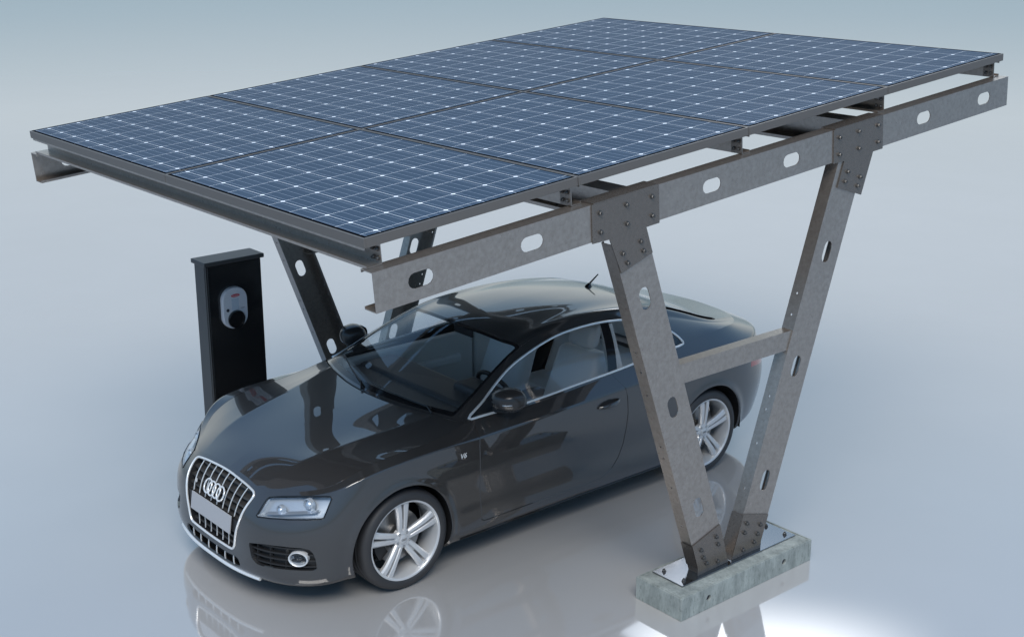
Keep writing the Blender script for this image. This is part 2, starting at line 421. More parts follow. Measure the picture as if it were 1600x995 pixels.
# ================================================================ concrete footings
for near in (True, False):
    X = side(near)
    o = empty('concrete_footing', (X(2.095), 1.62, 0))
    tag(o, 'weathered greenish concrete footing under the near V legs, formwork holes in its side' if near else
        'concrete footing under the far V legs, behind the car', 'footing', 'concrete footings of the carport')
    m = MB()
    xs, xe = 1.904, 2.287; y0, y1, h = 1.002, 2.236, .148
    m.box((min(X(xs), X(xe - .022)), y0 + .0005, 0), (max(X(xs), X(xe - .022)), y1 - .0005, h - .0005))
    holes = [circ(1.245, .075, .019, 14), circ(1.960, .078, .019, 14)]
    m.plate([(y0, 0), (y1, 0), (y1, h), (y0, h)], holes, 0, .0215, lambda a, b, d: (X(xe - d), a, b))
    m.build('block', 'concrete', o, bevel=.004)
    for hy, hz in ((1.245, .075), (1.960, .078)):
        m = MB(); m.lathe([(.0178, 0), (.0178, .004), (0, .004)], 16, lambda a, b, h: (X(xe - .0175 + h), hy + a, hz + b)); m.build('tie_hole_shade', 'ink', o)  # dark disc puts the shade of the shallow hole into colour
    m = MB()                                                          # trowelled collar round the steel plate
    def ring(x0, x1, ya, yb, t, z0, z1):
        a, b = sorted((X(x0), X(x1)))
        m.box((a, ya, z0), (b, ya + t, z1)); m.box((a, yb - t, z0), (b, yb, z1))
        m.box((a, ya + t + .0005, z0), (a + t, yb - t - .0005, z1)); m.box((b - t, ya + t + .0005, z0), (b, yb - t - .0005, z1))
    ring(1.9105, 2.2805, 1.0085, 2.2295, .010, h, h + .003)
    m.build('rim', 'concrete', o)

# ================================================================ solar panels
PW, PL = 1.985, 1.3375
X0R = 2.108 - 2 * PW
names = {(0, 1): 'blue solar panel at the front corner of the roof, nearest above the car bonnet',
 (0, 0): 'blue solar panel at the front far corner of the roof, above the black charging pillar',
 (1, 1): 'blue solar panel second from the front on the near side, above the first leg gusset',
 (1, 0): 'blue solar panel second from the front on the far side of the roof',
 (2, 1): 'blue solar panel third from the front in the near row of the roof',
 (2, 0): 'blue solar panel third from the front in the far row',
 (3, 1): 'blue solar panel at the rear near corner of the roof, rightmost in the picture',
 (3, 0): 'blue solar panel at the rear far corner, at the top of the picture'}
g = .0025; fw = .011
def panel_meshes():
    fr = MB()
    for (a0, a1, b0, b1) in ((g, PW - g, g, g + fw), (g, PW - g, PL - g - fw, PL - g), (g, g + fw, g + fw + .0003, PL - g - fw - .0003), (PW - g - fw, PW - g, g + fw + .0003, PL - g - fw - .0003)):
        fr.box((a0, b0, -FRAME_H), (a1, b1, 0))
    ins = .020
    fr.box((g + fw + .0003, g + fw + .0003, -FRAME_H), (PW - g - fw - .0003, g + fw + ins, -FRAME_H + .002))
    fr.box((g + fw + .0003, PL - g - fw - ins, -FRAME_H), (PW - g - fw - .0003, PL - g - fw - .0003, -FRAME_H + .002))
    gl = MB(); q = g + fw + .014
    q2 = g + fw + .0035
    gl.box((q2, q, -.007), (PW - q, PL - q2, -.0008))
    gk = MB(); a = g + fw + .0004
    for (a0, a1, b0, b1) in ((a, PW - a, a, q - .0002), (a, PW - a, PL - q2 + .0002, PL - a), (a, q2 - .0002, q, PL - q2), (PW - q + .0002, PW - a, q, PL - q2)):
        gk.box((a0, b0, -.008), (a1, b1, .0012))
    bk = MB(); bk.box((q, q, -.011), (PW - q, PL - q, -.0075))
    jb = MB(); jb.box((PW / 2 - .07, PL - .22, -.034), (PW / 2 + .07, PL - .12, -.0112))
    return [(n, k.mesh(n), mm) for n, k, mm in (('frame', fr, 'frame'), ('cell_sheet', gl, 'cells'), ('gasket', gk, 'gasket'), ('backsheet', bk, 'back'), ('junction_box', jb, 'black'))]
PM = panel_meshes()
for n, me, mm in PM: me.materials.append(MT[mm])
for k in range(4):
    for a in (0, 1):
        o = empty('solar_panel', roof(X0R + a * PW, k * PL, 0)); o.rotation_euler = (TILT, 0, 0)
        tag(o, names[(k, a)], 'solar panel', 'solar panels on the carport roof')
        for n, me, mm in PM:
            c = bpy.data.objects.new(n, me); COL.objects.link(c); c.parent = o
            if n == 'frame' and 'bevel' not in c.modifiers:
                b = c.modifiers.new('bevel', 'BEVEL'); b.width = .0012; b.segments = 1

# ================================================================ charging pillar and wall charger
cx0, cx1, cy0, cy1, cz = -1.902, -1.687, .067, .570, 1.571
pil = empty('charging_pillar', ((cx0 + cx1) / 2, (cy0 + cy1) / 2, 0))
tag(pil, 'tall black charging pillar with a flat grey cap beside the far front leg', 'charging pillar')
m = MB(); i = .018
m.box((cx0 + i, cy0 + i, 0), (cx1 - .046, cy1 - i, cz - .040)); m.build('cabinet', 'cabgrey', pil, bevel=.003)
m = MB(); m.box((cx1 - .044, cy0 + i + .014, .012), (cx1 - .022, cy1 - i - .004, cz - .046)); m.build('door', 'cab', pil, bevel=.002)
m = MB(); m.box((cx1 - .0455, cy0 + i + .004, 0), (cx1 - .030, cy0 + i + .0125, cz - .041)); m.build('hinge_strip', 'cabgrey', pil, bevel=.001)
m = MB()
zc_ = cz
P = [(cx0, cy0, zc_ - .039), (cx1, cy0, zc_ - .039), (cx1, cy1, zc_ - .039), (cx0, cy1, zc_ - .039),
     (cx0, cy0, zc_ - .006), (cx1, cy0, zc_ - .006), (cx1, cy1, zc_ - .006), (cx0, cy1, zc_ - .006)]
m.poly(P, [(0, 3, 2, 1), (4, 5, 6, 7), (0, 1, 5, 4), (1, 2, 6, 5), (2, 3, 7, 6), (3, 0, 4, 7)])
m.build('cap', 'cabgrey', pil, bevel=.005)

WX = cx1 - .022                                                       # face of the pillar's door
def wb(u, v): q = on_x(u, v, WX + .037); return q[1], q[2]
wc = wb(368, 481)
wbx = empty('wall_charger', (WX, wc[0], wc[1]))
tag(wbx, 'white rounded wall charger with red oval logo and black socket, mounted on the black pillar', 'wall charger')
def stadium(w_, h_, r, n=10):
    p = []
    for (sx, sy, a0) in ((1, 1, 0), (-1, 1, 90), (-1, -1, 180), (1, -1, 270)):
        for k in range(n): a = R(a0 + 90 * k / (n - 1)); p.append((sx * (w_ / 2 - r) + r * math.cos(a), sy * (h_ / 2 - r) + r * math.sin(a)))
    return p
ta = wb(347.5, 475); tb = wb(386.5, 475); tc_ = wb(368, 448); td = wb(368, 512.5)
WW = abs(tb[0] - ta[0]); WH = abs(tc_[1] - td[1])
m = MB()
prof = [(1.0, 0), (1.0, .026), (.975, .034), (.93, .037)]
st = stadium(WW, WH, WW * .46)
pts = []; F = []
for s_, d in prof:
    for a, b in stadium(WW * s_, WH - WW * (1 - s_), WW * .46 * s_): pts.append((WX + .001 + d, wc[0] + a, wc[1] + b))
n = len(st)
for k in range(len(prof) - 1):
    for j in range(n): F.append((k * n + j, k * n + (j + 1) % n, (k + 1) * n + (j + 1) % n, (k + 1) * n + j))
F.append(tuple(range(n))[::-1]); F.append(tuple((len(prof) - 1) * n + j for j in range(n)))
m.poly(pts, F); m.build('housing', 'white', wbx, smooth=True, angle=30)
FX = WX + .038
sc_ = wb(369.5, 498); so_ = wb(356, 485.2); lg_ = wb(367.5, 461.5); wn_ = wb(367.5, 474); tx_ = wb(379.3, 480)
sr = WW * .335
m = MB(); m.lathe([(sr, 0), (sr, .012), (sr * .90, .014), (sr * .86, .004), (0, .004)], 40, lambda a, b, h: (FX + h, sc_[0] + a, sc_[1] + b)); m.build('socket', 'gloss_black', wbx, smooth=True, angle=30)
m = MB(); m.lathe([(.0125, 0), (.0125, .003), (.008, .0045), (0, .0045)], 20, lambda a, b, h: (FX + h, so_[0] + a, so_[1] + b)); m.build('button', 'ink', wbx, smooth=True)
m = MB(); m.plate([(wn_[0] - .030, wn_[1] - .060), (wn_[0] + .030, wn_[1] - .060), (wn_[0] + .030, wn_[1] + .040), (wn_[0] - .030, wn_[1] + .040)], [], 0, .001, lambda a, b, d: (FX - .0004 + d, a, b)); m.build('indicator_window', 'silverwin', wbx)
m = MB(); m.plate([(lg_[0] + .036 * math.cos(t), lg_[1] + .0115 * math.sin(t)) for t in np.linspace(0, 2 * math.pi, 32, endpoint=False)], [], 0, .0015, lambda a, b, d: (FX + .0006 + d, a, b)); lo_ = m.build('logo', 'logo_red', wbx)
def text(body, size, loc, rot, mname, parent, extrude=.0006, name='lettering', shear=0., bold=0.):
    cu = bpy.data.curves.new(name, 'FONT'); cu.body = body; cu.size = size; cu.extrude = extrude; cu.align_x = 'CENTER'; cu.align_y = 'CENTER'; cu.shear = shear; cu.offset = bold
    to = bpy.data.objects.new(name, cu); COL.objects.link(to)
    dg = bpy.context.evaluated_depsgraph_get(); me = bpy.data.meshes.new_from_object(to.evaluated_get(dg)); bpy.data.objects.remove(to)
    me.materials.clear(); me.materials.append(MT[mname])
    o = bpy.data.objects.new(name, me); COL.objects.link(o); reparent(o, parent); o.location = loc; o.rotation_euler = rot
    return o
text('Fronius', .0165, (FX + .0026, lg_[0], lg_[1] - .0005), (R(90), 0, R(90)), 'white', lo_)
text('Wattpilot', .0085, (FX + .0006, tx_[0], tx_[1]), (R(90), 0, R(90)), 'ink', wbx)
# ---------------------------------------------------------------- car surfaces (numpy)
def nspline(t, y, tq):
    """natural cubic spline through rows of y (n,k) at knots t"""
    n = len(t); h = np.diff(t)
    A = np.zeros((n, n)); B = np.zeros((n, y.shape[1]))
    A[0, 0] = A[-1, -1] = 1
    for i in range(1, n - 1):
        A[i, i - 1] = h[i - 1]; A[i, i] = 2 * (h[i - 1] + h[i]); A[i, i + 1] = h[i]
        B[i] = 3 * ((y[i + 1] - y[i]) / h[i] - (y[i] - y[i - 1]) / h[i - 1])
    c = np.linalg.solve(A, B)
    b = (y[1:] - y[:-1]) / h[:, None] - h[:, None] * (2 * c[:-1] + c[1:]) / 3
    d = (c[1:] - c[:-1]) / (3 * h[:, None])
    i = np.clip(np.searchsorted(t, tq, side='right') - 1, 0, n - 2)
    u = (tq - t[i])[:, None]
    return y[i] + b[i] * u + c[i] * u ** 2 + d[i] * u ** 3

def chord(P):
    """average chord-length parameter along axis 1 of (r,n,3), rescaled so that knot i sits near index i"""
    d = np.sqrt(((P[:, 1:] - P[:, :-1]) ** 2).sum(2)).mean(0) ** 0.7
    return np.concatenate([[0], np.cumsum(d)])

def loft(ctrl, nr, ns, rsplit=(), sym0=False, sym1=False):
    """bicubic surface through ctrl (R,S,3): nr steps per row gap, ns per station gap.
    rsplit: rows where the surface may crease. sym0/sym1: mirror the control net in x past the
    first / last station, so that it crosses the centre plane smoothly. Returns grid (R',S',3), row and station index."""
    R, S, _ = ctrl.shape
    c = ctrl
    lo = hi = 0
    if sym0:
        m = ctrl[:, 1:3][:, ::-1].copy(); m[..., 0] *= -1; c = np.concatenate([m, c], 1); lo = 2
    if sym1:
        m = ctrl[:, -3:-1][:, ::-1].copy(); m[..., 0] *= -1; c = np.concatenate([c, m], 1); hi = 2
    t = chord(c)
    si = np.linspace(0, S - 1, (S - 1) * ns + 1)
    tq = np.interp(si + lo, np.arange(len(t)), t)
    rows = np.stack([nspline(t, c[r], tq) for r in range(R)])          # (R,S',3)
    cuts = [0, *rsplit, R - 1]
    out = []; ri = []
    for a, b in zip(cuts[:-1], cuts[1:]):
        seg = rows[a:b + 1]
        k = np.linspace(0, b - a, (b - a) * nr + 1)
        if b - a == 1:
            g = seg[0] + (seg[1] - seg[0]) * k[:, None, None]
        else:
            tt = chord(seg.transpose(1, 0, 2))
            kq = np.interp(k, np.arange(b - a + 1), tt)
            g = np.stack([nspline(tt, seg[:, j], kq) for j in range(seg.shape[1])], 1)
        if out: g = g[1:]; k = k[1:]
        out.append(g); ri.append(k + a)
    return np.concatenate(out), np.concatenate(ri), si

# ---- lower body: stations from the centre of the nose round the side to the centre of the tail,
# each a section from the underside (first) up to the shoulder / bonnet edge (last)
SIDE = lambda y, w, zc, xb, zb, w0=.0: [(w - .075, y, .17), (w - .03, y, .20), (w - .006, y, .30), (w - .012, y, .45),
                                        (w - .003, y, .62), (w + .001, y, .77), (w - .005, y, zc), (xb, y, zb)]
ST = [
 [(0, -.76, .150), (0, -.862, .172), (0, -.862, .30), (0, -.858, .44), (0, -.83, .57), (0, -.778, .665), (0, -.74, .705), (0, -.705, .728)],
 [(.24, -.75, .150), (.24, -.853, .172), (.24, -.850, .30), (.24, -.846, .44), (.24, -.818, .57), (.24, -.768, .655), (.24, -.728, .697), (.24, -.692, .720)],
 [(.47, -.70, .155), (.48, -.806, .175), (.483, -.810, .30), (.485, -.803, .44), (.48, -.782, .555), (.468, -.728, .635), (.458, -.690, .679), (.448, -.660, .702)],
 [(.66, -.62, .160), (.690, -.714, .182), (.695, -.724, .30), (.69, -.718, .44), (.685, -.695, .56), (.662, -.625, .655), (.643, -.582, .706), (.622, -.55, .728)],
 [(.79, -.50, .17), (.826, -.552, .190), (.834, -.562, .30), (.834, -.558, .44), (.832, -.540, .57), (.818, -.492, .68), (.800, -.455, .758), (.752, -.425, .774)],
 [(.815, -.35, .18), (.868, -.366, .20), (.890, -.366, .30), (.901, -.362, .44), (.903, -.350, .58), (.897, -.335, .71), (.880, -.310, .822), (.795, -.265, .836)],
 [(.84, 0, .18), (.886, 0, .20), (.908, 0, .30), (.914, 0, .45), (.918, 0, .60), (.918, 0, .75), (.906, 0, .863), (.815, 0, .876)],
 SIDE(.36, .919, .871, .822, .910),
 SIDE(.60, .921, .868, .808, .957),
 SIDE(1.0, .921, .872, .834, .950),
 SIDE(1.45, .922, .884, .842, .968),
 SIDE(1.87, .925, .899, .842, .994),
 SIDE(2.38, .927, .921, .818, 1.028),
 [(.84, 2.75, .20), (.89, 2.75, .22), (.912, 2.75, .31), (.92, 2.75, .46), (.926, 2.75, .62), (.927, 2.75, .79), (.916, 2.75, .937), (.780, 2.75, 1.042)],
 [(.80, 3.12, .24), (.855, 3.12, .265), (.885, 3.12, .34), (.903, 3.12, .48), (.91, 3.12, .63), (.903, 3.12, .80), (.880, 3.12, .945), (.728, 3.10, 1.046)],
 [(.68, 3.37, .25), (.74, 3.41, .275), (.77, 3.44, .35), (.79, 3.46, .48), (.80, 3.47, .63), (.79, 3.45, .80), (.76, 3.42, .950), (.640, 3.31, 1.024)],
 [(.49, 3.58, .25), (.52, 3.63, .275), (.54, 3.67, .35), (.555, 3.70, .48), (.555, 3.705, .63), (.55, 3.67, .80), (.53, 3.60, .950), (.46, 3.46, 1.014)],
 [(.25, 3.65, .25), (.26, 3.70, .275), (.27, 3.745, .35), (.275, 3.775, .48), (.275, 3.775, .63), (.27, 3.735, .80), (.265, 3.665, .950), (.245, 3.52, 1.012)],
 [(0, 3.67, .25), (0, 3.72, .275), (0, 3.765, .35), (0, 3.795, .48), (0, 3.795, .63), (0, 3.755, .80), (0, 3.685, .950), (0, 3.54, 1.012)],
]
BELT_CTRL = np.array(ST).transpose(1, 0, 2)
for _s, _d in ((1, .013), (2, .032), (3, .010)):                       # a flat, wide nose
    BELT_CTRL[2:, _s, 1] -= _d
NS, NR = 16, 9
BG, BRI, BSI = loft(BELT_CTRL, NR, NS, rsplit=(6,), sym0=True, sym1=True)
# wheel-arch flares
ARCH = [(-.030, .335, .372), (2.755, .335, .372)]
for ay, az, ar in ARCH:
    r = np.hypot(BG[..., 1] - ay, BG[..., 2] - az)
    side = np.clip((BG[..., 0] - .7) / .12, 0, 1)
    BG[..., 0] += side * .013 * np.exp(-((r - ar) / .035) ** 2)
EDGE = BG[-1]                                                        # the bonnet-edge / belt curve
def edge_at(y):
    """point of the belt curve on the side at distance y"""
    i0 = 4 * NS; seg = EDGE[i0:15 * NS + 1]
    return np.array([np.interp(y, seg[:, 1], seg[:, k]) for k in range(3)])
def edge_s(s):
    return np.array([np.interp(s, BSI, EDGE[:, k]) for k in range(3)])

# ---- bonnet: lines from the centre to the bonnet edge
def hood_line(yc, zc, e, ridge):
    e = np.array(e); pts = []
    for a in (0, .22, .42, .58, .72, .86, 1.0):
        x = e[0] * a
        y = yc + (e[1] - yc) * a ** 2
        tri = (a / .62) ** 2 if a < .62 else (1 - a) / .38
        z = zc + (e[2] - zc) * a ** 2.0 + ridge * tri
        pts.append((x, y, z))
    return pts
_h0 = [tuple(edge_s(s)) for s in np.interp(np.array([0, .22, .42, .58, .72, .86, 1.0]), [0, 1], [0, 4.1])]
HOOD_CTRL = np.array([_h0,
    hood_line(-.56, .790, edge_at(-.30), .002),
    hood_line(-.34, .843, edge_at(-.12), .004),
    hood_line(-.10, .889, edge_at(.10), .005),
    hood_line(.12, .928, edge_at(.32), .005),
    hood_line(.345, .964, edge_at(.54), .003)])
HG, HRI, HSI = loft(HOOD_CTRL.transpose(1, 0, 2)[:, :, :], 14, 14)      # rows = across, stations = along
HG = HG.transpose(1, 0, 2)
# pressed crease from the grille corner back to the windscreen pillar
_xc = np.interp(HG[..., 1], [-.75, -.56, -.17, .05, .40, .60], [.330, .405, .480, .525, .605, .64])
_d = np.sqrt((HG[..., 0] - _xc) ** 2 + .007 ** 2) - .007
_fade = np.clip((HG[..., 1] + .72) / .25, 0, 1) * np.clip((.93 - HG[..., 0] / np.maximum(HG[:, -1:, 0], .01)) / .15, 0, 1)
HG[..., 2] += .0085 * _fade * np.exp(-_d / .11)
# bonnet edges follow the belt curve exactly

# ---- greenhouse and boot lid: lines from the centre over the roof rail down to the belt
GQ = [  # yc, zc,  rail x,y,z,  belt y
 (.345, .966, .742, .500, .956, .545),
 (.55, 1.070, .722, .680, 1.036, .70),
 (.80, 1.190, .678, .900, 1.140, .91),
 (1.10, 1.328, .622, 1.190, 1.242, 1.20),
 (1.40, 1.374, .588, 1.460, 1.294, 1.47),
 (1.70, 1.388, .574, 1.740, 1.308, 1.74),
 (2.00, 1.378, .572, 2.020, 1.296, 2.02),
 (2.30, 1.348, .576, 2.300, 1.262, 2.30),
 (2.60, 1.290, .592, 2.580, 1.206, 2.60),
 (2.85, 1.200, .622, 2.830, 1.134, 2.85),
 (3.05, 1.118, .646, 3.020, 1.080, 3.05),
 (3.27, 1.064, .636, 3.190, 1.046, 3.21),
]
def gh_line(yc, zc, xr, yr, zr, yb, flat):
    b = edge_at(yb); pts = []
    for a in (0, .3, .58, .80, .93):
        g = a ** flat
        pts.append((xr * a, yc + (yr - yc) * a ** 2, zc + (zr - zc) * (g * .62)))
    pts.append((xr, yr, zr - (zc - zr) * .0))
    for s in (.10, .36, .68, 1.0):
        bul = .020 * np.sin(np.pi * min(1, s * 1.0)) * np.clip((zr - b[2]) / .2, 0, 1)
        pts.append((xr + (b[0] - xr) * s + bul, yr + (b[1] - yr) * s, zr + (b[2] - zr) * s))
    return pts
GC = []
for i, (yc, zc, xr, yr, zr, yb) in enumerate(GQ):
    GC.append(gh_line(yc, zc, xr, yr, zr, yb, 2.0))
_last = [edge_s(18 - s) for s in np.array([0, .3, .58, .80, .93, 1.0, 1.04, 1.10, 1.16, 1.2]) * 2.5]
GC.append([tuple(v) for v in _last])
GH_CTRL = np.array(GC)                                                 # (13 q, 10 t, 3)
GG, GQI, GTI = loft(GH_CTRL[:, :, :], 12, 8, sym0=True)
# ---------------------------------------------------------------- trimming
class Surf:
    """polygon soup with per-vertex data rows: x y z nx ny nz p q"""
    def __init__(s, V, F): s.V = V; s.F = F
    def clip(s, f):
        """keep f > 0 (f: one value per vertex), cutting faces along f = 0"""
        V = [*s.V]; F = []; cut = {}
        def mid(i, j):
            k = (i, j) if i < j else (j, i)
            if k not in cut:
                t = f[k[0]] / (f[k[0]] - f[k[1]]); cut[k] = len(V); V.append(s.V[k[0]] + (s.V[k[1]] - s.V[k[0]]) * t)
            return cut[k]
        pos = f > 0
        for face in s.F:
            p = [pos[i] for i in face]
            if all(p): F.append(face); continue
            if not any(p): continue
            out = []
            for a in range(len(face)):
                i, j = face[a], face[(a + 1) % len(face)]
                if pos[i]: out.append(i)
                if pos[i] != pos[j]: out.append(mid(i, j))
            if len(out) > 2: F.append(tuple(out))
        used = sorted({i for q in F for i in q}); m = {i: k for k, i in enumerate(used)}
        return Surf(np.array([V[i] for i in used]) if used else np.zeros((0, 8)), [tuple(m[i] for i in q) for q in F])
    def split(s, f): return s.clip(f), s.clip(-f)
    def mirrored(s):
        V = s.V.copy(); V[:, 0] *= -1; V[:, 3] *= -1
        return Surf(V, [q[::-1] for q in s.F])
    def plus(s, *os_):
        V = [s.V]; F = list(s.F); k = len(s.V)
        for o in os_: V.append(o.V); F += [tuple(i + k for i in q) for q in o.F]; k += len(o.V)
        return Surf(np.concatenate(V), F)
    def offset(s, d, vec=None):
        V = s.V.copy(); V[:, :3] += (V[:, 3:6] if vec is None else np.array(vec)) * d
        return Surf(V, s.F)
    def both(s): return s.plus(s.mirrored())
    def rim(s):
        """boundary edges (directed)"""
        c = {}
        for q in s.F:
            for a in range(len(q)):
                i, j = q[a], q[(a + 1) % len(q)]; c[(i, j)] = 1
        return [(i, j) for (i, j) in c if (j, i) not in c]
    def bvh(s): return BVHTree.FromPolygons([Vector(v[:3]) for v in s.V], s.F)
def grid_surf(G, P, Q, flip=False):
    n, m, _ = G.shape
    du = np.gradient(G, axis=0); dv = np.gradient(G, axis=1)
    Nn = np.cross(du, dv); Nn /= np.maximum(np.linalg.norm(Nn, axis=2, keepdims=True), 1e-12)
    if flip: Nn = -Nn
    V = np.concatenate([G, Nn, P[..., None], Q[..., None]], 2).reshape(-1, 8)
    F = []
    for i in range(n - 1):
        for j in range(m - 1):
            q = (i * m + j, (i + 1) * m + j, (i + 1) * m + j + 1, i * m + j + 1)
            F.append(q[::-1] if flip else q)
    return Surf(V, F)
def sdf(P, poly):
    """signed distance (inside positive) of points (n,2) to a closed polygon"""
    A = np.array(poly, float); B = np.roll(A, -1, 0); d = np.full(len(P), 1e9); ins = np.zeros(len(P), bool)
    for a, b in zip(A, B):
        e = b - a; w_ = P - a; t = np.clip((w_ @ e) / max(e @ e, 1e-12), 0, 1)
        d = np.minimum(d, np.hypot(*(w_ - t[:, None] * e).T))
        c = (a[1] > P[:, 1]) != (b[1] > P[:, 1])
        with np.errstate(divide='ignore', invalid='ignore'):
            x = (b[0] - a[0]) * (P[:, 1] - a[1]) / (b[1] - a[1]) + a[0]
        ins ^= c & (P[:, 0] < x)
    return np.where(ins, d, -d)
def smooth_poly(p, n=6, closed=True):
    """Catmull-Rom through the corners"""
    p = np.array(p, float); N_ = len(p); out = []
    for i in range(N_ if closed else N_ - 1):
        g = lambda k: p[k % N_] if closed else p[min(max(k, 0), N_ - 1)]
        a, b, c, d = g(i - 1), g(i), g(i + 1), g(i + 2)
        for k in range(n):
            t = k / n
            out.append(.5 * (2 * b + (c - a) * t + (2 * a - 5 * b + 4 * c - d) * t * t + (3 * b - a - 3 * c + d) * t ** 3))
    if not closed: out.append(p[-1])
    return np.array(out)
def surf_obj(name, S, m, parent, thick=0.):
    V = S.V; F = list(S.F); P = [tuple(v[:3]) for v in V]; Nn = [tuple(v[3:6]) for v in V]
    if thick:                                                         # a turned-in edge round every border
        k = len(P); idx = {}
        for i, j in S.rim():
            for q in (i, j):
                if q not in idx:
                    idx[q] = len(P); P.append(tuple(V[q, :3] - V[q, 3:6] * thick)); Nn.append(Nn[q])
            F.append((j, i, idx[i], idx[j]))
    me = bpy.data.meshes.new(name); me.from_pydata(P, [], F)
    me.polygons.foreach_set('use_smooth', [True] * len(me.polygons))
    me.normals_split_custom_set_from_vertices(Nn)
    o = link(name, me, m, None); reparent(o, parent); return o

# ================================================================ the car
car = empty('parked_car', (0, 1.4, 0))
tag(car, 'glossy black two door coupe with silver five spoke wheels parked under the carport', 'car')
belt = grid_surf(BG, np.broadcast_to(BRI[:, None], BG.shape[:2]).copy(), np.broadcast_to(BSI[None, :], BG.shape[:2]).copy())
hood = grid_surf(HG, np.broadcast_to(np.linspace(0, 5, HG.shape[0])[:, None], HG.shape[:2]).copy(), np.broadcast_to(np.linspace(0, 1, HG.shape[1])[None, :], HG.shape[:2]).copy())
gh = grid_surf(GG, np.broadcast_to(GQI[:, None], GG.shape[:2]).copy(), np.broadcast_to(GTI[None, :], GG.shape[:2]).copy())
def fix_normals(S, ref):
    """normals point away from the inside point ref"""
    d = S.V[:, :3] - np.array(ref)
    if ((S.V[:, 3:6] * d).sum(1) > 0).mean() < .5:
        S.V[:, 3:6] *= -1; S.F = [q[::-1] for q in S.F]
fix_normals(belt, (0, 1.4, .5)); fix_normals(hood, (0, .4, 0)); fix_normals(gh, (0, 1.7, .6))
TREE_B, TREE_G, TREE_H = belt.bvh(), gh.bvh(), hood.bvh()
def at(u, v, tree):
    h = tree.ray_cast(Vector(CAM), Vector(sight(u, v)).normalized())
    return None if h[0] is None else np.array(h[0])
def front(x, z):
    h = TREE_B.ray_cast(Vector((abs(x), -2, z)), Vector((0, 1, 0)))
    return h[0].y if h[0] is not None else -.8
def flank(y, z):
    h = TREE_B.ray_cast(Vector((2, y, z)), Vector((-1, 0, 0)))
    return h[0].x if h[0] is not None else .92

# wheel arches
yz = lambda S: S.V[:, 1:3]
for ay, az, ar in ARCH:
    f = np.hypot(belt.V[:, 1] - ay, belt.V[:, 2] - az) - ar
    f = np.where(belt.V[:, 0] < .5, 1.0, f)
    belt = belt.clip(f)
shell0 = belt                                                         # kept for the dark inner shell

# openings in the nose, as outlines in (x, z)
xz = lambda S: S.V[:, [0, 2]]
GRILLE = [(-.2, .712), (.0, .712), (.21, .703), (.330, .690), (.362, .680), (.373, .662), (.366, .62), (.346, .54), (.318, .455), (.302, .40), (.288, .345), (.272, .318), (.243, .305), (.12, .298), (0, .296), (-.2, .296)]
def front_mask(S, f): return np.where(S.V[:, 1] < -.2, f, -1.0)
GR = np.array(GRILLE)
grille_s, belt = belt.split(front_mask(belt, sdf(xz(belt), GR)))
LIP = np.array([(-.2, .258), (.20, .262), (.300, .272), (.330, .266), (.345, .235), (.335, .212), (.28, .200), (.0, .194), (-.2, .194)])
lip_s, belt = belt.split(front_mask(belt, sdf(xz(belt), LIP)))
def traced(pts, tree, axes, n=0, closed=True):
    q = np.array([at(u, v, tree)[axes] for u, v in pts])
    return smooth_poly(q, n, closed) if n else q
Z1 = lambda a, b: (270 + .20093 * a, 690 + .20093 * b)
HLP = traced([Z1(*p) for p in [(752, 428), (850, 424), (1000, 423), (1130, 424), (1225, 427), (1238, 438), (1222, 480), (1196, 545), (1176, 590), (1150, 600), (1050, 604), (900, 603), (760, 594), (660, 582), (652, 572), (668, 548), (700, 495), (730, 448)]], TREE_B, [0, 2])
FGP = traced([Z1(*p) for p in [(590, 783), (700, 792), (850, 812), (1000, 826), (1062, 838), (1092, 868), (1112, 920), (1122, 998), (960, 998), (820, 985), (700, 966), (650, 946), (612, 900)]], TREE_B, [0, 2])
head_s, belt = belt.split(front_mask(belt, sdf(xz(belt), HLP)))
fog_s, belt = belt.split(front_mask(belt, sdf(xz(belt), FGP)))
# tail lamps
TLP = np.array([(.40, .735), (.80, .70), (.90, .74), (.90, .865), (.80, .89), (.46, .865), (.39, .83)])
tail_s, belt = belt.split(np.where(belt.V[:, 1] > 3.25, sdf(xz(belt), TLP), -1.0))
# doors
DOOR = np.array([(.600, 1.06), (.597, .958), (.572, .880), (.566, .80), (.570, .60), (.584, .300), (.592, .287), (.62, .284), (1.55, .284), (1.66, .290), (1.745, .330), (1.815, .400), (1.858, .480), (1.880, .60), (1.888, .72), (1.880, .84), (1.862, .905), (1.826, .955), (1.800, .995), (1.79, 1.08)])
side_mask = lambda S, f: np.where(S.V[:, 0] > .6, f, -1.0)
fd = side_mask(belt, sdf(yz(belt), DOOR))
door_s = belt.clip(fd - .0032); belt = belt.clip(-fd - .0032)
# bonnet: a gap along its edge; boot lid, windows and roof out of the greenhouse
hood = hood.clip((1 - hood.V[:, 7]) - .006)
hood_s = hood.clip((5 - hood.V[:, 6]) - .05)
q_, t_ = gh.V[:, 6], gh.V[:, 7]
DLO_PX = [(736, 655), (756, 625), (776, 597.5), (795, 575.5), (813.8, 559.5), (841.9, 540), (870, 524.2), (898, 513.8), (926, 506.3), (948, 502.4), (969, 500.4), (990, 500), (1008, 502), (1028, 508), (1046, 517), (1060, 527), (1067, 535.5), (1063, 539.5), (1053, 543.5), (1020, 556), (989, 568.5), (952.5, 582.5), (900, 601), (832.5, 625.5), (778, 644)]
DLO3 = np.array([p for p in (at(u, v, TREE_G) for u, v in DLO_PX) if p is not None])
DLO = DLO3[:, 1:3]
def side_g(S, f): return np.where(S.V[:, 7] > 4.55, f, -1.0)
fw_ = side_g(gh, sdf(yz(gh), DLO))
win_s, gh = gh.split(fw_)
q_, t_ = gh.V[:, 6], gh.V[:, 7]
fws = np.minimum(np.minimum((4.42 - t_) * .12, (q_ - .10) * .2), (2.96 - q_) * .25)
ws_s, gh = gh.split(fws)
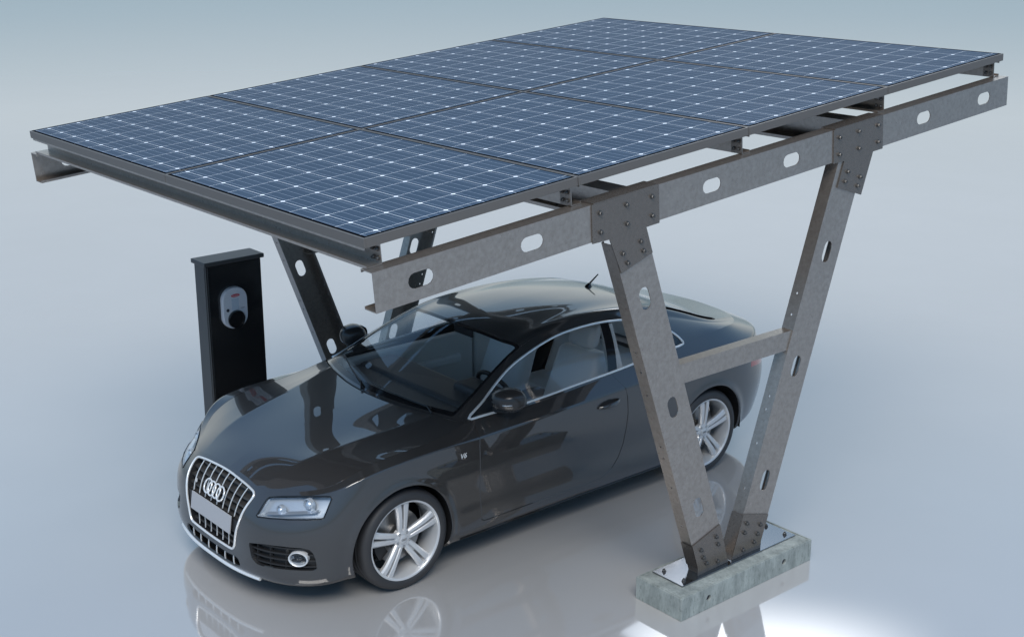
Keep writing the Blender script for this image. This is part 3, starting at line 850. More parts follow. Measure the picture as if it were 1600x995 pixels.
q_, t_ = gh.V[:, 6], gh.V[:, 7]
frw = np.minimum(np.minimum((3.85 - t_) * .15, (q_ - 7.35) * .25), (9.85 - q_) * .2)
rw_s, gh = gh.split(frw)
q_, t_ = gh.V[:, 6], gh.V[:, 7]
fb = np.minimum((3.90 - t_) * .15, (q_ - 9.93) * .2)                   # boot lid
boot_s = gh.clip(fb - .005); gh = gh.clip(-fb - .005)
q_, t_ = gh.V[:, 6], gh.V[:, 7]
fr_ = np.minimum(np.minimum((4.42 - t_) * .12, q_ - 2.95), 7.36 - q_)  # roof skin
roof_s = gh.clip(fr_ - .0015); gh = gh.clip(-fr_ - .0015)
gh = gh.clip(np.minimum(gh.V[:, 6] - .02, 1))

body = belt.plus(gh).both()
surf_obj('body', body, 'paint', car, .014)
surf_obj('hood', hood_s.both(), 'paint', car, .012)
surf_obj('roof', roof_s.both(), 'paint', car, .006)
surf_obj('trunk_lid', boot_s.both(), 'paint', car, .012)
doors = [surf_obj('door', S, 'paint', car, .014) for S in (door_s, door_s.mirrored())]
# black shell added to make the panel gaps look dark, and the wheel wells
sh = shell0
for P_ in (HLP, FGP, GR, LIP): sh = sh.clip(-front_mask(sh, sdf(xz(sh), P_) + .03))
fs = np.where(sh.V[:, 0] > .6, sdf(yz(sh), DOOR), -1)
sh = sh.clip(np.where(sh.V[:, 0] > .6, 1.0, 1.0))
sh = sh.clip(sh.V[:, 6] - 1.7)
inner = sh.offset(-.016).both()
hin = hood.offset(-.018).both()
surf_obj('inner_shell', inner.plus(hin), 'black', car)
for sx in (1, -1):
    for ay, az, ar in ARCH:
        m = MB(); a0, a1 = (-22, 200) if ay < 1 else (-8, 203)
        n = 28; ri = ar + .004; P_ = []
        for k in range(n + 1):
            a = R(a0) + R(a1 - a0) * k / n
            for x in (.60, .902): P_.append((sx * x, ay + ri * math.cos(a), az + ri * math.sin(a)))
        m.poly(P_, [(2 * k, 2 * k + 1, 2 * k + 3, 2 * k + 2) for k in range(n)])
        m.plate([(ay + ri * math.cos(R(a0) + R(a1 - a0) * k / n), az + ri * math.sin(R(a0) + R(a1 - a0) * k / n)) for k in range(n + 1)], [], 0, .004, lambda a, b, d: (sx * (.60 - d), a, b))
        m.build('wheel_well', 'black', car)
m = MB(); m.box((-.76, -.40, .178), (.76, 2.30, .196)); m.box((-.58, -.42, .1965), (.58, 3.2, .36))
m.build('underbody', 'black', car)

# ---- glass
def frit_split(S, f, wd): return S.clip(f - wd), S.clip(wd - f)
def ws_field(S): return np.minimum(np.minimum((4.42 - S.V[:, 7]) * .12, (S.V[:, 6] - .10) * .17), (2.96 - S.V[:, 6]) * .33)
a_, b_ = frit_split(ws_s, ws_field(ws_s), .032)
wsg = surf_obj('windshield', a_.both(), 'glass', car); surf_obj('windshield_border', b_.both(), 'gloss_black', wsg)
def rw_field(S): return np.minimum(np.minimum((3.85 - S.V[:, 7]) * .15, (S.V[:, 6] - 7.35) * .3), (9.85 - S.V[:, 6]) * .25)
a_, b_ = frit_split(rw_s, rw_field(rw_s), .03)
rwg = surf_obj('rear_window', a_.both(), 'glass', car); surf_obj('rear_window_border', b_.both(), 'gloss_black', rwg)
BP = [at(937.5, 508, TREE_G), at(949.7, 580, TREE_G), at(951.6, 508, TREE_G), at(963.8, 572, TREE_G)]
def line_side(S, p, q):
    e = (q - p)[1:3]; nrm = np.array((e[1], -e[0])); nrm /= np.linalg.norm(nrm)
    if nrm[0] < 0: nrm = -nrm
    return (S.V[:, 1:3] - p[1:3]) @ nrm
w1 = win_s.clip(-line_side(win_s, BP[0], BP[1]) - .003)
w2 = win_s.clip(line_side(win_s, BP[2], BP[3]))
wp = win_s.clip(np.minimum(line_side(win_s, BP[0], BP[1]) - .003, -line_side(win_s, BP[2], BP[3])))
for k in (0, 1):
    fl = (lambda S: S) if k == 0 else (lambda S: S.mirrored())
    surf_obj('side_window', fl(w1), 'side_glass', doors[k]); surf_obj('quarter_window', fl(w2), 'side_glass', car); surf_obj('pillar_cover', fl(wp), 'gloss_black', car)
# bright trim round the side windows
def outward(P, d=.004):
    out = []
    for p in P:
        h = TREE_G.find_nearest(Vector(p)); nn = h[1]
        if nn.x < 0: nn = -nn
        out.append(np.array(p) + np.array(nn) * d)
    return out
dense = smooth_poly(DLO3, 5)
proj_ = [np.array(TREE_G.find_nearest(Vector(p))[0]) for p in dense]
op = outward(proj_, .002)
for k in (1, -1):
    m = MB(); m.tube([(k * p[0], p[1], p[2]) for p in op], .0085, 8, closed=True)
    m.build('window_trim', 'trim', car, smooth=True)
# ---- radiator grille
grl = empty('radiator_grille', (0, -.78, .5)); reparent(grl, car)
surf_obj('backing', grille_s.offset(.075, (0, 1, 0)).both(), 'black', grl)
mm = MB()
for i, j in grille_s.rim():
    a, b = grille_s.V[i, :3], grille_s.V[j, :3]
    if max(a[0], b[0]) > 1e-4:
        for sx in (1, -1): mm.poly([(sx * a[0], a[1] + .002, a[2]), (sx * b[0], b[1] + .002, b[2]), (sx * b[0], b[1] + .077, b[2]), (sx * a[0], a[1] + .077, a[2])], [(0, 1, 2, 3)])
mm.build('wall', 'black', grl)
def nose_strip(x0, z0, x1, z1, n, wx, wz, back, depth):
    """bar following the nose from (x0,z0) to (x1,z1): half-width wx / wz, sunk by back"""
    pts = []
    for k in range(n + 1):
        t = k / n; x = x0 + (x1 - x0) * t; z = z0 + (z1 - z0) * t; y = front(x, z) + back
        pts += [(x - wx, y, z - wz), (x + wx, y, z + wz), (x + wx, y + depth, z + wz), (x - wx, y + depth, z - wz)]
    F = [(0, 1, 2, 3), (4 * n + 3, 4 * n + 2, 4 * n + 1, 4 * n)]
    for k in range(n):
        for j in range(4): F.append((4 * k + j, 4 * k + 4 + j, 4 * k + 4 + (j + 1) % 4, 4 * k + (j + 1) % 4))
    return pts, F
half = [p for p in GRILLE if p[0] >= 0]
def gx_at(z):
    zs = [p[1] for p in half[3:]]; xs = [p[0] for p in half[3:]]
    return np.interp(-z, [-v for v in zs], xs)
m = MB()
for k in range(9):
    z = .325 + k * .0435; xw = gx_at(z) - .004
    m.poly(*nose_strip(-xw, z, xw, z, 14, 0, .0075, .026, .05))
m.build('slats', 'slat', grl)
# upright bright bars: above and below the number-plate panel
FR = smooth_poly(half, 4, False)
def gz_top(x): return np.interp(abs(x), [p[0] for p in half[:6]], [p[1] for p in half[:6]])
for x in (-.285, -.205, -.125, -.045, .035, .115, .195, .275):
    m = MB(); zt = gz_top(x) - .004
    m.poly(*nose_strip(x * .93, .515, x, zt, 5, .0030, 0, .012, .005))
    m.build('bar', 'trim', grl)
for x in (-.195, -.117, -.040, .038, .116, .195):
    m = MB(); m.poly(*nose_strip(x * .97, .308, x, .418, 4, .0030, 0, .012, .005)); m.build('bar', 'trim', grl)
m = MB()
pw = .342; N_ = 16; pts = []
for k in range(N_ + 1):
    x = -pw + 2 * pw * k / N_
    for z in (.420, .505): pts.append((x * (1 if z > .45 else .95), front(x, z) + .008, z))
m.poly(pts, [(2 * k, 2 * k + 2, 2 * k + 3, 2 * k + 1) for k in range(N_)])
m.poly([(x, y + .03, z) for x, y, z in pts], [(2 * k, 2 * k + 1, 2 * k + 3, 2 * k + 2) for k in range(N_)])
m.build('plate_carrier', 'black', grl)
m = MB()
full = [(p[0], p[1]) for p in half[::-1]] + [(-p[0], p[1]) for p in half[1:-1]]
ring = smooth_poly(full, 5)
m.tube([(x, front(x, z) - .001, z) for x, z in ring], .0075, 8, closed=True)
m.build('chrome_surround', 'trim', grl, smooth=True)
# number plate: blank
m = MB(); y0 = front(0, .46)
pl_w, pl_h = .252, .056
P_ = []
for k in range(9):
    x = -pl_w + 2 * pl_w * k / 8; yy = front(x, .462) - .006
    for z in (.462 - pl_h, .462 + pl_h): P_.append((x, yy + (z - .462) * .16, z))
P2 = [(x, y + .006, z) for x, y, z in P_]; n = len(P_)
m.poly(P_ + P2, [(2 * k, 2 * k + 2, 2 * k + 3, 2 * k + 1) for k in range(8)] + [(n + 2 * k, n + 2 * k + 1, n + 2 * k + 3, n + 2 * k + 2) for k in range(8)] +
       [(2 * k, n + 2 * k, n + 2 * k + 2, 2 * k + 2) for k in range(8)] + [(2 * k + 1, 2 * k + 3, n + 2 * k + 3, n + 2 * k + 1) for k in range(8)] + [(0, 1, n + 1, n), (16, n + 16, n + 17, 17)])
m.build('number_plate', 'plate', car)
# four interlocking rings
yb = front(0, .60) - .008; sl_ = (front(0, .64) - front(0, .56)) / .08
m = MB()
for k in range(4):
    xc_ = (-1.5 + k) * .0545; rr = .0405; dy = .0025 * (k % 2)
    path = [(xc_ + rr * math.cos(t), yb - dy + sl_ * rr * math.sin(t), .602 + rr * math.sin(t)) for t in np.linspace(0, 2 * math.pi, 40, endpoint=False)]
    m.tube(path, .0056, 8, closed=True)
m.build('badge', 'trim', grl, smooth=True)
text('S5', .036, (-.238, front(.238, .585) - .002, .588), (R(90 - 12), 0, R(-10)), 'trim', grl, .002, 'lettering', .2, .0008)

# lower intake with short bright bars and a lip
ink = empty('lower_intake', (0, -.8, .23)); reparent(ink, car)
surf_obj('backing', lip_s.offset(.05, (0, 1, 0)).both(), 'black', ink)
for x in (-.26, -.157, -.052, .052, .157, .26):
    m = MB(); m.poly(*nose_strip(x, .197, x, .264, 3, .0036, 0, .008, .006)); m.build('bar', 'trim', ink)
m = MB(); m.tube([(x, front(min(abs(x), .6), .182) - .006 + .0 * x, .180) for x in np.linspace(-.50, .50, 25)], .011, 8); m.build('lip', 'trim', ink, smooth=True)  # bright colour stands in for the highlight on the body-coloured lip

# ---- fog lamp intakes, headlamps, tail lamps (near and far)
FX_, FZ_ = [at(*Z1(975, 913), TREE_B)[k] for k in (0, 2)]
for s in (1, -1):
    mir = (lambda S: S) if s == 1 else (lambda S: S.mirrored())
    fi = empty('fog_lamp_intake', (s * .65, -.66, .33)); reparent(fi, car)
    surf_obj('backing', mir(fog_s.offset(.045, (0, 1, 0))), 'black', fi)
    m = MB()
    fz = np.linspace(FGP[:, 1].min() + .022, FGP[:, 1].max() - .018, 4)
    for z in fz:
        ok_ = [x for x in np.linspace(.40, .90, 101) if sdf(np.array([[x, z]]), FGP)[0] > 0]
        if ok_: m.poly(*nose_strip(s * ok_[0], z, s * ok_[-1], z, 8, 0, .0048, .016, .03))
    for x in np.linspace(FGP[:, 0].min() + .05, FX_ - .07, 3):
        ok_ = [z for z in np.linspace(.2, .5, 101) if sdf(np.array([[x, z]]), FGP)[0] > 0]
        if ok_: m.poly(*nose_strip(s * x, ok_[0], s * x, ok_[-1], 3, .0035, 0, .020, .02))
    m.build('mesh', 'black', fi)
    # walls of the opening
    V = fog_s.V; mm = MB(); W = []
    for i, j in fog_s.rim():
        a, b = V[i, :3], V[j, :3]; W.append([(s * a[0], a[1], a[2]), (s * b[0], b[1], b[2]), (s * b[0], b[1] + .046, b[2]), (s * a[0], a[1] + .046, a[2])])
    for q in W: mm.poly(q, [(0, 1, 2, 3)])
    mm.build('wall', 'black', fi)
    h = TREE_B.ray_cast(Vector((FX_, -2, FZ_)), Vector((0, 1, 0)))
    nrm = Vector((h[1].x * .8, h[1].y, 0)).normalized()
    if nrm.y > 0: nrm = -nrm
    ex = Vector((0, 0, 1)).cross(nrm).normalized(); ez = Vector((0, 0, 1)); P0 = h[0] - nrm * .004
    fnl = lambda a, b, d: (s * (P0 + ex * a * 1.24 + ez * b * .93 + nrm * d)[0], (P0 + ex * a * 1.24 + ez * b * .93 + nrm * d)[1], (P0 + ex * a * 1.24 + ez * b * .93 + nrm * d)[2])
    m = MB(); m.lathe([(.050, -.03), (.050, .010), (.0470, .014), (.0430, .010), (.0415, 0)], 36, fnl); fo = m.build('fog_light', 'trim', fi, smooth=True)
    m = MB(); m.lathe([(.0415, .0), (.036, -.022), (.020, -.034), (0, -.036)], 30, fnl); m.build('reflector', 'lamp_grey', fo, smooth=True)
    m = MB(); m.lathe([(.019, -.030), (.018, -.012), (.012, -.005), (0, -.003)], 20, fnl); m.build('bulb', 'gloss_black', fo, smooth=True)
    m = MB(); m.lathe([(.0415, .004), (.025, .009), (0, .011)], 30, fnl); m.build('lens', 'lens', fo, smooth=True)
    # headlamp
    hl = surf_obj('headlight', mir(head_s), 'lens', car)
    HIN = np.array((-.30, .90, -.12)); deep = mir(head_s.offset(.052, HIN)); surf_obj('housing', deep, 'lamp_grey', hl)
    V = head_s.V; mm = MB()
    for i, j in head_s.rim():
        a, b, na, nb = V[i, :3], V[j, :3], V[i, 3:6], V[j, 3:6]
        q = [a - na * .001, b - nb * .001, b + HIN * .053, a + HIN * .053]; mm.poly([(s * p[0], p[1], p[2]) for p in q], [(0, 1, 2, 3)])
    mm.build('bezel', 'lamp_grey', hl)
    sp_ = [np.array(TREE_B.find_nearest(Vector((x, front(x, z), z)))[0]) for x, z in HLP]
    m = MB(); m.tube([(s * p[0], p[1] - .001, p[2]) for p in sp_], .0048, 6, closed=True); m.build('seal', 'gloss_black', hl, smooth=True)
    rim_ = [V[i, :3] - V[i, 3:6] * .001 for i, j in head_s.rim()]
    cx_ = HLP[:, 0].min() + (HLP[:, 0].max() - HLP[:, 0].min()) * np.array([.30, .66]); cz_ = np.array([.628, .668])
    for k, (x, z, r_) in enumerate(((cx_[0], cz_[0], .030), (cx_[1], cz_[1], .040))):
        h = TREE_B.ray_cast(Vector((x, -2, z)), Vector((0, 1, 0))); c0 = h[0]; n0 = Vector((.10, -1, .08)).normalized(); c0 = c0 - n0 * .030
        ex = Vector((0, 0, 1)).cross(n0).normalized(); ez = n0.cross(ex)
        fnl = lambda a, b, d: (s * (c0 + ex * a + ez * b + n0 * d)[0], (c0 + ex * a + ez * b + n0 * d)[1], (c0 + ex * a + ez * b + n0 * d)[2])
        m = MB(); m.lathe([(r_ * 1.15, -.016), (r_ * 1.05, .008), (r_ * .92, .010), (r_ * .8, -.005)], 28, fnl); m.build('projector_ring', 'lamp_grey', hl, smooth=True)
        m = MB(); m.lathe([(r_ * .8, -.006), (r_ * .65, .008), (r_ * .35, .018), (0, .021)], 28, fnl); m.build('projector', 'lamp_in', hl, smooth=True)
    m = MB()                                                          # reflector blade under the projectors
    zb0 = [(x, np.interp(x, [HLP[:, 0].min(), HLP[:, 0].max()], [.592, .645])) for x in np.linspace(HLP[:, 0].min() + .035, HLP[:, 0].max() - .05, 12)]
    P_ = []
    for x, z in zb0:
        y = front(x, z) + .010; P_ += [(s * x, y, z), (s * x, y + .035, z + .012)]
    m.poly(P_, [(2 * k, 2 * k + 2, 2 * k + 3, 2 * k + 1) for k in range(11)])
    m.build('reflector', 'lamp_in', hl)
    tl = surf_obj('tail_light', mir(tail_s), 'red', car)

# ---- wheels
def wheel_meshes():
    out = {}
    ident = lambda a, b, h: (h, a, b)
    m = MB()
    m.lathe([(.250, -.110), (.262, -.118), (.290, -.122), (.312, -.116), (.326, -.098), (.3305, -.080), (.3305, -.060), (.324, -.058), (.324, -.050), (.3305, -.048), (.3315, -.016), (.3255, -.014), (.3255, -.004), (.3315, -.002), (.3315, .028), (.324, .030), (.324, .039), (.3305, .041), (.328, .068), (.320, .088), (.304, .101), (.284, .106), (.268, .104), (.262, .096), (.256, .090)], 96, ident)
    out['tyre'] = (m.mesh('tyre'), 'rubber', 50)
    m = MB()
    m.lathe([(.256, -.105), (.262, -.100), (.248, -.085), (.236, -.05), (.230, 0), (.238, .055), (.246, .080), (.2485, .090), (.254, .0955), (.2625, .0975), (.2645, .092), (.262, .084)], 96, ident)
    # five twin spokes
    for k in range(5):
        a0 = R(90 + 72 * k)
        ca, sa = math.cos(a0), math.sin(a0)
        def place(r, t, h): return (h, r * ca - t * sa, r * sa + t * ca)
        for sgn in (-1, 1):
            P_ = []; st = [(.030, .006, .024, .064, .026), (.075, .0048, .031, .071, .030), (.13, .0054, .0345, .0785, .032), (.19, .0070, .0385, .083, .034), (.236, .0090, .0445, .082, .036), (.2495, .0100, .048, .080, .036)]
            for r_, c_, hw, hf, dp in st:
                c0 = sgn * c_ ; c1 = sgn * (c_ + hw)
                P_ += [place(r_, c0, hf - .0045), place(r_, c0 + sgn * .004, hf), place(r_, c0 + (c1 - c0) * .72, hf - .001), place(r_, c1, hf - .011), place(r_, c1 - sgn * .004, hf - dp), place(r_, c0, hf - dp)]
            F = []
            for i in range(len(st) - 1):
                for j in range(6): F.append((6 * i + j, 6 * i + (j + 1) % 6, 6 * i + 6 + (j + 1) % 6, 6 * i + 6 + j))
            F += [tuple(range(6)), tuple(6 * (len(st) - 1) + j for j in range(6))]
            m.poly(P_, F)
        # sunken web between the twins
        P_ = [place(.05, -.012, .052), place(.05, .012, .052), place(.24, .024, .060), place(.24, -.024, .060), place(.05, -.012, .040), place(.05, .012, .040), place(.24, .024, .045), place(.24, -.024, .045)]
        if k >= 0: m.poly([P_[0], P_[1], place(.13, .014, .060), place(.13, -.014, .060), P_[4], P_[5], place(.13, .014, .046), place(.13, -.014, .046)], [(0, 1, 2, 3), (4, 7, 6, 5), (0, 4, 5, 1), (1, 5, 6, 2), (2, 6, 7, 3), (3, 7, 4, 0)])
    m.lathe([(.066, .030), (.064, .058), (.056, .067), (.036, .069), (.034, .066), (0, .066)], 40, ident)
    out['rim'] = (m.mesh('rim'), 'rim', 30)
    m = MB(); m.lathe([(.030, .066), (.0295, .072), (.026, .074), (.0, .0745)], 30, ident)
    out['hub_cap'] = (m.mesh('hub_cap'), 'rim', 30)
    m = MB()
    for k in range(4):
        path = [(.0757, (-1.5 + k) * .0085 + .0064 * math.cos(t), .0064 * math.sin(t)) for t in np.linspace(0, 2 * math.pi, 16, endpoint=False)]
        m.tube(path, .0012, 5, closed=True)
    out['badge'] = (m.mesh('badge'), 'disc', 40)
    m = MB()
    for k in range(5):
        a = R(90 + 36 + 72 * k)
        m.lathe([(.0095, .055), (.0095, .0702), (.007, .0715), (.0065, .066), (0, .066)], 6, lambda p, q, h: (h, .0475 * math.cos(a) + p, .0475 * math.sin(a) + q))
    out['wheel_bolts'] = (m.mesh('wheel_bolts'), 'disc', 30)
    m = MB(); m.lathe([(0, .012), (.085, .012), (.085, -.004), (.172, -.004), (.172, -.034), (.085, -.034), (0, -.034)], 60, ident)
    out['brake_disc'] = (m.mesh('brake_disc'), 'disc', 30)
    m = MB()
    for k in range(13):
        pass
    P_ = []; n = 10
    for k in range(n + 1):
        a = R(155 + 62 * k / n)
        for r_, h in ((.115, .022), (.190, .022), (.190, -.06), (.115, -.06)): P_.append((h, r_ * math.cos(a), r_ * math.sin(a)))
    F = [(0, 1, 2, 3), (4 * n + 3, 4 * n + 2, 4 * n + 1, 4 * n)]
    for k in range(n):
        for j in range(4): F.append((4 * k + j, 4 * k + 4 + j, 4 * k + 4 + (j + 1) % 4, 4 * k + (j + 1) % 4))
    m.poly(P_, F); out['brake_caliper'] = (m.mesh('brake_caliper'), 'black', 30)
    for n_, (me, mm, ang) in out.items():
        me.materials.append(MT[mm]); me.polygons.foreach_set('use_smooth', [True] * len(me.polygons)); me.set_sharp_from_angle(angle=R(ang))
    return out
WM = wheel_meshes()
for wy in (-.008, 2.751):
    for s in (1, -1):
        wh = empty('wheel', (s * .805, wy, .3315)); reparent(wh, car)
        wh.rotation_euler = (R(2) if s == 1 else R(11), 0, 0 if s == 1 else math.pi)
        for n_, (me, mm, ang) in WM.items():
            o = bpy.data.objects.new(n_, me); COL.objects.link(o); o.parent = wh

# ---- door mirrors, handles, sills, badges, wipers, aerial
def shell(rings, name, m, parent, n=28, angle=60):
    """closed body through superellipse rings: (centre xyz, axis a, axis b, exponent)"""
    mb = MB(); P_ = []
    for c0, a, b, e in rings:
        for k in range(n):
            t = 2 * math.pi * k / n; ct, st = math.cos(t), math.sin(t)
            p = np.array(c0) + np.array(a) * math.copysign(abs(ct) ** (2 / e), ct) + np.array(b) * math.copysign(abs(st) ** (2 / e), st)
            P_.append(p)
    F = []
    for i in range(len(rings) - 1):
        for k in range(n): F.append((i * n + k, i * n + (k + 1) % n, (i + 1) * n + (k + 1) % n, (i + 1) * n + k))
    F += [tuple(range(n))[::-1], tuple((len(rings) - 1) * n + k for k in range(n))]
    mb.poly(P_, F); return mb.build(name, m, parent, smooth=True, angle=angle)
for k, s in enumerate((1, -1)):
    mi = empty('door_mirror', (s * .95, .78, 1.02)); reparent(mi, doors[k])
    def ring(x, y, z, hy, hz, e): return ((s * x, y, z), (0, hy, hy * .10), (0, -hz * .12, hz), e)
    ox, oy, oz = -.035, .035, .004
    rg = lambda x, y, z, hy, hz, e: ring(x + ox, y + oy, z + oz, hy, hz, e)
    shell([rg(.838, .795, 1.050, .034, .034, 2.6), rg(.852, .786, 1.054, .074, .056, 2.6), rg(.890, .776, 1.058, .094, .066, 2.6), rg(.945, .782, 1.060, .096, .066, 2.6), rg(.995, .802, 1.056, .080, .060, 2.6), rg(1.020, .818, 1.052, .050, .042, 2.6), rg(1.030, .828, 1.049, .020, .020, 2.2)], 'mirror_housing', 'mirror_paint', mi)
    ft = lambda x, y, z, a, b: ((s * x, y + oy, z), (0, a, 0), (0, 0, b), 2.4)
    shell([ft(.800, .785, .968, .055, .020), ft(.850, .785, .978, .055, .018), ft(.900, .788, .990, .056, .014), ft(.955, .803, 1.000, .048, .012)], 'mirror_foot', 'black', mi)
    m = MB(); m.plate([(a * .066, b * .050) for a, b in stadium(2.0, 1.9, .6)], [], 0, .004, lambda a, b, d: (s * (.930 + ox + a), .874 + oy + d - b * .05, 1.058 + oz + b)); m.build('mirror_glass', 'mirror_glass', mi)
    m = MB(); P_ = [((.970 + ox + .040 * t), .708 + oy + .050 * t * t, 1.046 + oz) for t in np.linspace(0, 1.25, 8)]; m.tube([(s * a, b, c_) for a, b, c_ in P_], .004, 8, flat=1.0); m.build('indicator_strip', 'lamp_grey', mi, smooth=True)
    # handle
    hy, hz = 1.700, .823; hx = flank(hy, hz)
    hd = empty('door_handle', (s * hx, hy, hz)); reparent(hd, doors[k])
    m = MB(); P_ = []
    for j in range(9):
        t = j / 8; y = hy - .098 + .196 * t; P_.append((s * (flank(y, hz) + .004 + .030 * math.sin(math.pi * t) ** .6), y, hz - .006 + .016 * t))
    m.tube(P_, [.008 + .004 * math.sin(math.pi * j / 8) for j in range(9)], 10, flat=1.25); m.build('grip', 'paint', hd, smooth=True)
    m = MB(); P_ = [(hy + .048 * math.cos(t), hz + .034 * math.sin(t)) for t in np.linspace(0, 2 * math.pi, 28, endpoint=False)]
    m.poly([(s * (flank(a, b) + .0012), a, b) for a, b in P_], [tuple(range(28))]); m.build('grip_recess_shade', 'black', hd)  # flat black patch: shade of the hollow painted on, nothing is recessed
    m = MB(); m.tube([(s * (flank(y, .2) + .004), y, .204) for y in np.linspace(.42, 2.34, 30)], .007, 8); m.build('sill_strip', 'gloss_black', car, smooth=True)
    # crease line along the shoulder
    v6 = text('V6', .046, (s * (flank(.43, .783) + .003), .430, .783), (R(90), 0, R(90 * s)), 'trim', car, .0015, 'badge_lettering', .25, .0008)
an = empty('roof_antenna', (0, 2.38, 1.31)); reparent(an, car)
q_ = TREE_G.ray_cast(Vector((0, 2.36, 3)), Vector((0, 0, -1)))[0]
shell([((0, q_.y, q_.z - .004), (.020, 0, 0), (0, .040, 0), 2.2), ((0, q_.y + .006, q_.z + .016), (.012, 0, 0), (0, .024, 0), 2.2), ((0, q_.y + .012, q_.z + .026), (.006, 0, 0), (0, .010, 0), 2.0)], 'base', 'gloss_black', an)
m = MB(); m.tube([(0, q_.y + .008, q_.z + .015), (0, q_.y + .105, q_.z + .078)], [.0075, .0045], 8); m.build('mast', 'black', an, smooth=True)
def on_ws(x, q):
    """point of the windscreen at lateral x, line q"""
    i = int(q * 12); f_ = q * 12 - i; row = GG[i] * (1 - f_) + GG[i + 1] * f_
    return np.array([x, np.interp(abs(x), row[:41, 0], row[:41, 1]), np.interp(abs(x), row[:41, 0], row[:41, 2])])
def lift(p, d): return p + np.array((0, -.42, .9)) * d
for (xa, xb, qa, qb) in ((.56, -.06, .16, .36), (-.10, -.60, .16, .62)):
    wp = empty('wiper', (0, .45, 1.0)); reparent(wp, car)
    P_ = [lift(on_ws(xa + (xb - xa) * t, qa + (qb - qa) * t), .016) for t in np.linspace(0, 1, 14)]
    m = MB(); m.tube(P_, .0045, 6); m.build('blade', 'black', wp)
    P2 = [lift(on_ws(xa + .03, .0), .012)] + [lift(on_ws(xa + (xb - xa) * t, qa + (qb - qa) * t), .024) for t in np.linspace(.05, .52, 6)]
    m = MB(); m.tube(P2, [.008, .0075, .007, .006, .0055, .005, .0045], 6); m.build('arm', 'black', wp)
m = MB()                                                               # scuttle panel between bonnet and screen
P_ = []
for x in np.linspace(-.66, .66, 23):
    a = on_ws(x, .0); b = on_ws(x, .14); P_ += [lift(a + np.array((0, -.03, -.03)), -.004), lift(b, -.006)]
m.poly(P_, [(2 * k, 2 * k + 1, 2 * k + 3, 2 * k + 2) for k in range(22)]); m.build('scuttle', 'black', car)

# black joint between boot lid, rear screen and quarter
for s in (1, -1):
    P_ = []
    for k_ in range(28):
        w_ = k_ / 27; q_i = int(round(((8.0 if s == 1 else 9.4) + (2.7 if s == 1 else 1.3) * w_) * 12)); t_f = (3.55 + .35 * w_) * 8; t_i = int(t_f)
        p = GG[q_i, t_i] * (1 - t_f + t_i) + GG[q_i, t_i + 1] * (t_f - t_i); P_.append(np.array((s * p[0], p[1], p[2] + .002)))
    m = MB(); m.tube(P_, [.009] * (len(P_) - 4) + [.008, .006, .004, .002], 8); m.build('boot_joint', 'gasket', car, smooth=True)
# ---- interior
def soft_box(name, lo, hi, m, parent, fn=None, r=.05):
    mb = MB(); mb.box(lo, hi, fn); return mb.build(name, m, parent, smooth=True, bevel=r, seg=4, angle=80)
for s in (1, -1):
    st_ = empty('front_seat', (s * .37, 1.5, .3)); reparent(st_, car)
    soft_box('cushion', (s * .37 - .25, 1.22, .36), (s * .37 + .25, 1.74, .52), 'seat', st_)
    soft_box('backrest', (s * .37 - .245, 0, 0), (s * .37 + .245, .15, .60), 'seat', st_, lambda a, b, c_: (s * .37 + (a - s * .37) * (1 - .22 * c_), 1.70 + b + c_ * .36, .47 + c_ * .93))
    soft_box('headrest', (s * .37 - .130, -.045, 0), (s * .37 + .130, .065, .185), 'seat', st_, lambda a, b, c_: (a, 1.955 + b + c_ * .25, 1.045 + c_), r=.045)
m = None
rs = empty('rear_seat', (0, 2.3, .4)); reparent(rs, car)
soft_box('cushion', (-.60, 2.08, .38), (.60, 2.46, .52), 'seat', rs)
soft_box('backrest', (-.60, 0, 0), (.60, .14, .55), 'seat', rs, lambda a, b, c_: (a, 2.42 + b + c_ * .45, .48 + c_))
soft_box('dashboard', (-.70, .72, .72), (.70, 1.06, .925), 'dash', car, None, .05)
soft_box('cowl', (.20, .90, .88), (.54, 1.10, .975), 'dash', car, None, .03)
m = MB(); m.box((-.69, .42, .80), (.69, .80, .905)); m.build('dashboard_top', 'dash', car, bevel=.02)
soft_box('console', (-.11, 1.0, .36), (.11, 1.95, .62), 'dash', car, None, .03)
sw = empty('steering_wheel', (.37, 1.16, .86)); reparent(sw, car)
ax = Vector((0, .88, .47)); e1 = Vector((1, 0, 0)); e2 = ax.cross(e1)
cs = Vector((.37, 1.17, .875))
m = MB(); m.tube([tuple(cs + e1 * (.185 * math.cos(t)) + e2 * (.185 * math.sin(t))) for t in np.linspace(0, 2 * math.pi, 36, endpoint=False)], .016, 10, closed=True); m.build('wheel_ring', 'black', sw, smooth=True)
m = MB(); m.lathe([(.07, 0), (.065, .03), (0, .035)], 20, lambda a, b, h: tuple(cs + e1 * a + e2 * b + ax * (h - .03)))
for t in (0, math.pi, -math.pi / 2):
    d = e1 * math.cos(t) + e2 * math.sin(t); m.tube([tuple(cs + d * .04), tuple(cs + d * .18)], .014, 8)
m.build('spokes', 'dash', sw, smooth=True)
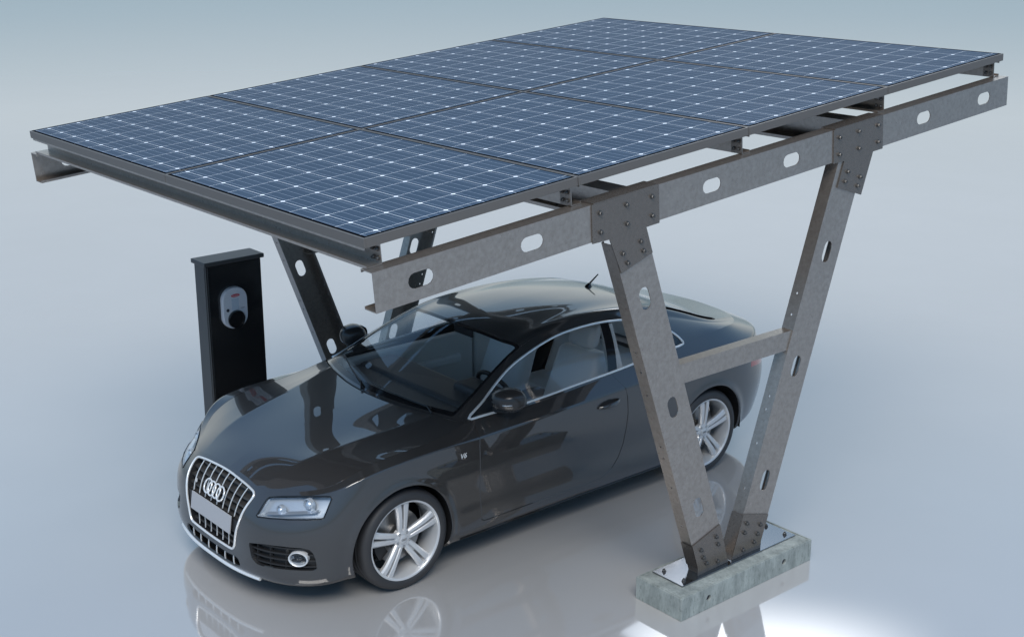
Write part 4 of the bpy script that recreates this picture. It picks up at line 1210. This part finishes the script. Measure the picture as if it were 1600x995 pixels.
for k, s in enumerate((1, -1)):
    m = MB(); m.box((s * .77 - .03, .66, .38), (s * .77 + .03, 1.84, .935)); m.build('door_card', 'card', doors[k], bevel=.02)
    m = MB(); m.box((s * .74 - .035, 1.05, .70), (s * .74 + .035, 1.70, .77)); m.build('arm_rest', 'seat', doors[k], bevel=.02)
    m = MB(); m.box((s * .77 - .03, 1.86, .38), (s * .77 + .03, 2.60, .96)); m.build('side_trim', 'card', car, bevel=.02)
    # inner pillar behind the door window
    a = np.array(BP[2]); b = np.array(BP[3])
    m = MB(); P_ = []
    for p, wd in ((a, .05), (b, .09)):
        for dx, dy in ((-.075, -.02), (-.02, -.02), (-.02, wd), (-.075, wd)): P_.append((s * (p[0] + dx), p[1] + dy, p[2] - (.06 if p is b else -.0)))
    m.poly(P_, [(0, 1, 2, 3), (4, 7, 6, 5), (0, 4, 5, 1), (1, 5, 6, 2), (2, 6, 7, 3), (3, 7, 4, 0)]); m.build('inner_pillar', 'card', car)
surf_obj('headlining', roof_s.offset(-.03).both(), 'card', car)
m = MB(); m.box((-.10, 0, 0), (.10, .02, .065), lambda a, b, c_: (a, 1.16 + b - c_ * .1, 1.205 + c_)); o_ = m.build('rear_view_mirror', 'black', car, bevel=.008)
m = MB(); m.tube([(0, 1.13, 1.275), (0, 1.09, 1.318)], .010, 8); m.build('stalk', 'black', o_)
m = MB(); m.box((-.60, 2.5, .90), (.60, 3.0, .93)); m.build('parcel_shelf', 'dash', car)

# ================================================================ lamps
sb = softbox('softbox', (-5.35, 11.7, 8.95), (-5.35 + 6, 11.7 - 8, 8.95 - 5.6), 6.6, 4.2, 390, (1, .985, .97))
sb.data.use_nodes = True                                               # a diffuser that is brightest in the middle and falls off to its edges
nt = sb.data.node_tree; em = nt.nodes['Emission']
ge = nt.nodes.new('ShaderNodeNewGeometry'); sx = nt.nodes.new('ShaderNodeSeparateXYZ'); nt.links.new(ge.outputs['Parametric'], sx.inputs[0])
fac = None
for ax_, wd in ((0, .42), (1, .40)):
    d = nt.nodes.new('ShaderNodeMath'); d.operation = 'PINGPONG'; nt.links.new(sx.outputs[ax_], d.inputs[0]); d.inputs[1].default_value = .5
    r_ = nt.nodes.new('ShaderNodeMapRange'); r_.interpolation_type = 'SMOOTHSTEP'; r_.inputs['From Max'].default_value = wd; nt.links.new(d.outputs[0], r_.inputs['Value'])
    if fac is None: fac = r_.outputs['Result']
    else:
        k_ = nt.nodes.new('ShaderNodeMath'); k_.operation = 'MULTIPLY'; nt.links.new(fac, k_.inputs[0]); nt.links.new(r_.outputs['Result'], k_.inputs[1]); fac = k_.outputs[0]
k_ = nt.nodes.new('ShaderNodeMath'); k_.operation = 'MULTIPLY'; nt.links.new(fac, k_.inputs[0]); k_.inputs[1].default_value = 1.3; nt.links.new(k_.outputs[0], em.inputs['Strength'])
softbox('key_softbox', (6.5, -6.5, 38.0), (.8, .8, .6), 22.0, 16.0, 2400, (1, .96, .91))
softbox('front_softbox', (20.5, -15.4, 30.0), (.5, 1.2, .6), 24.0, 16.0, 13200, (1, .96, .90))
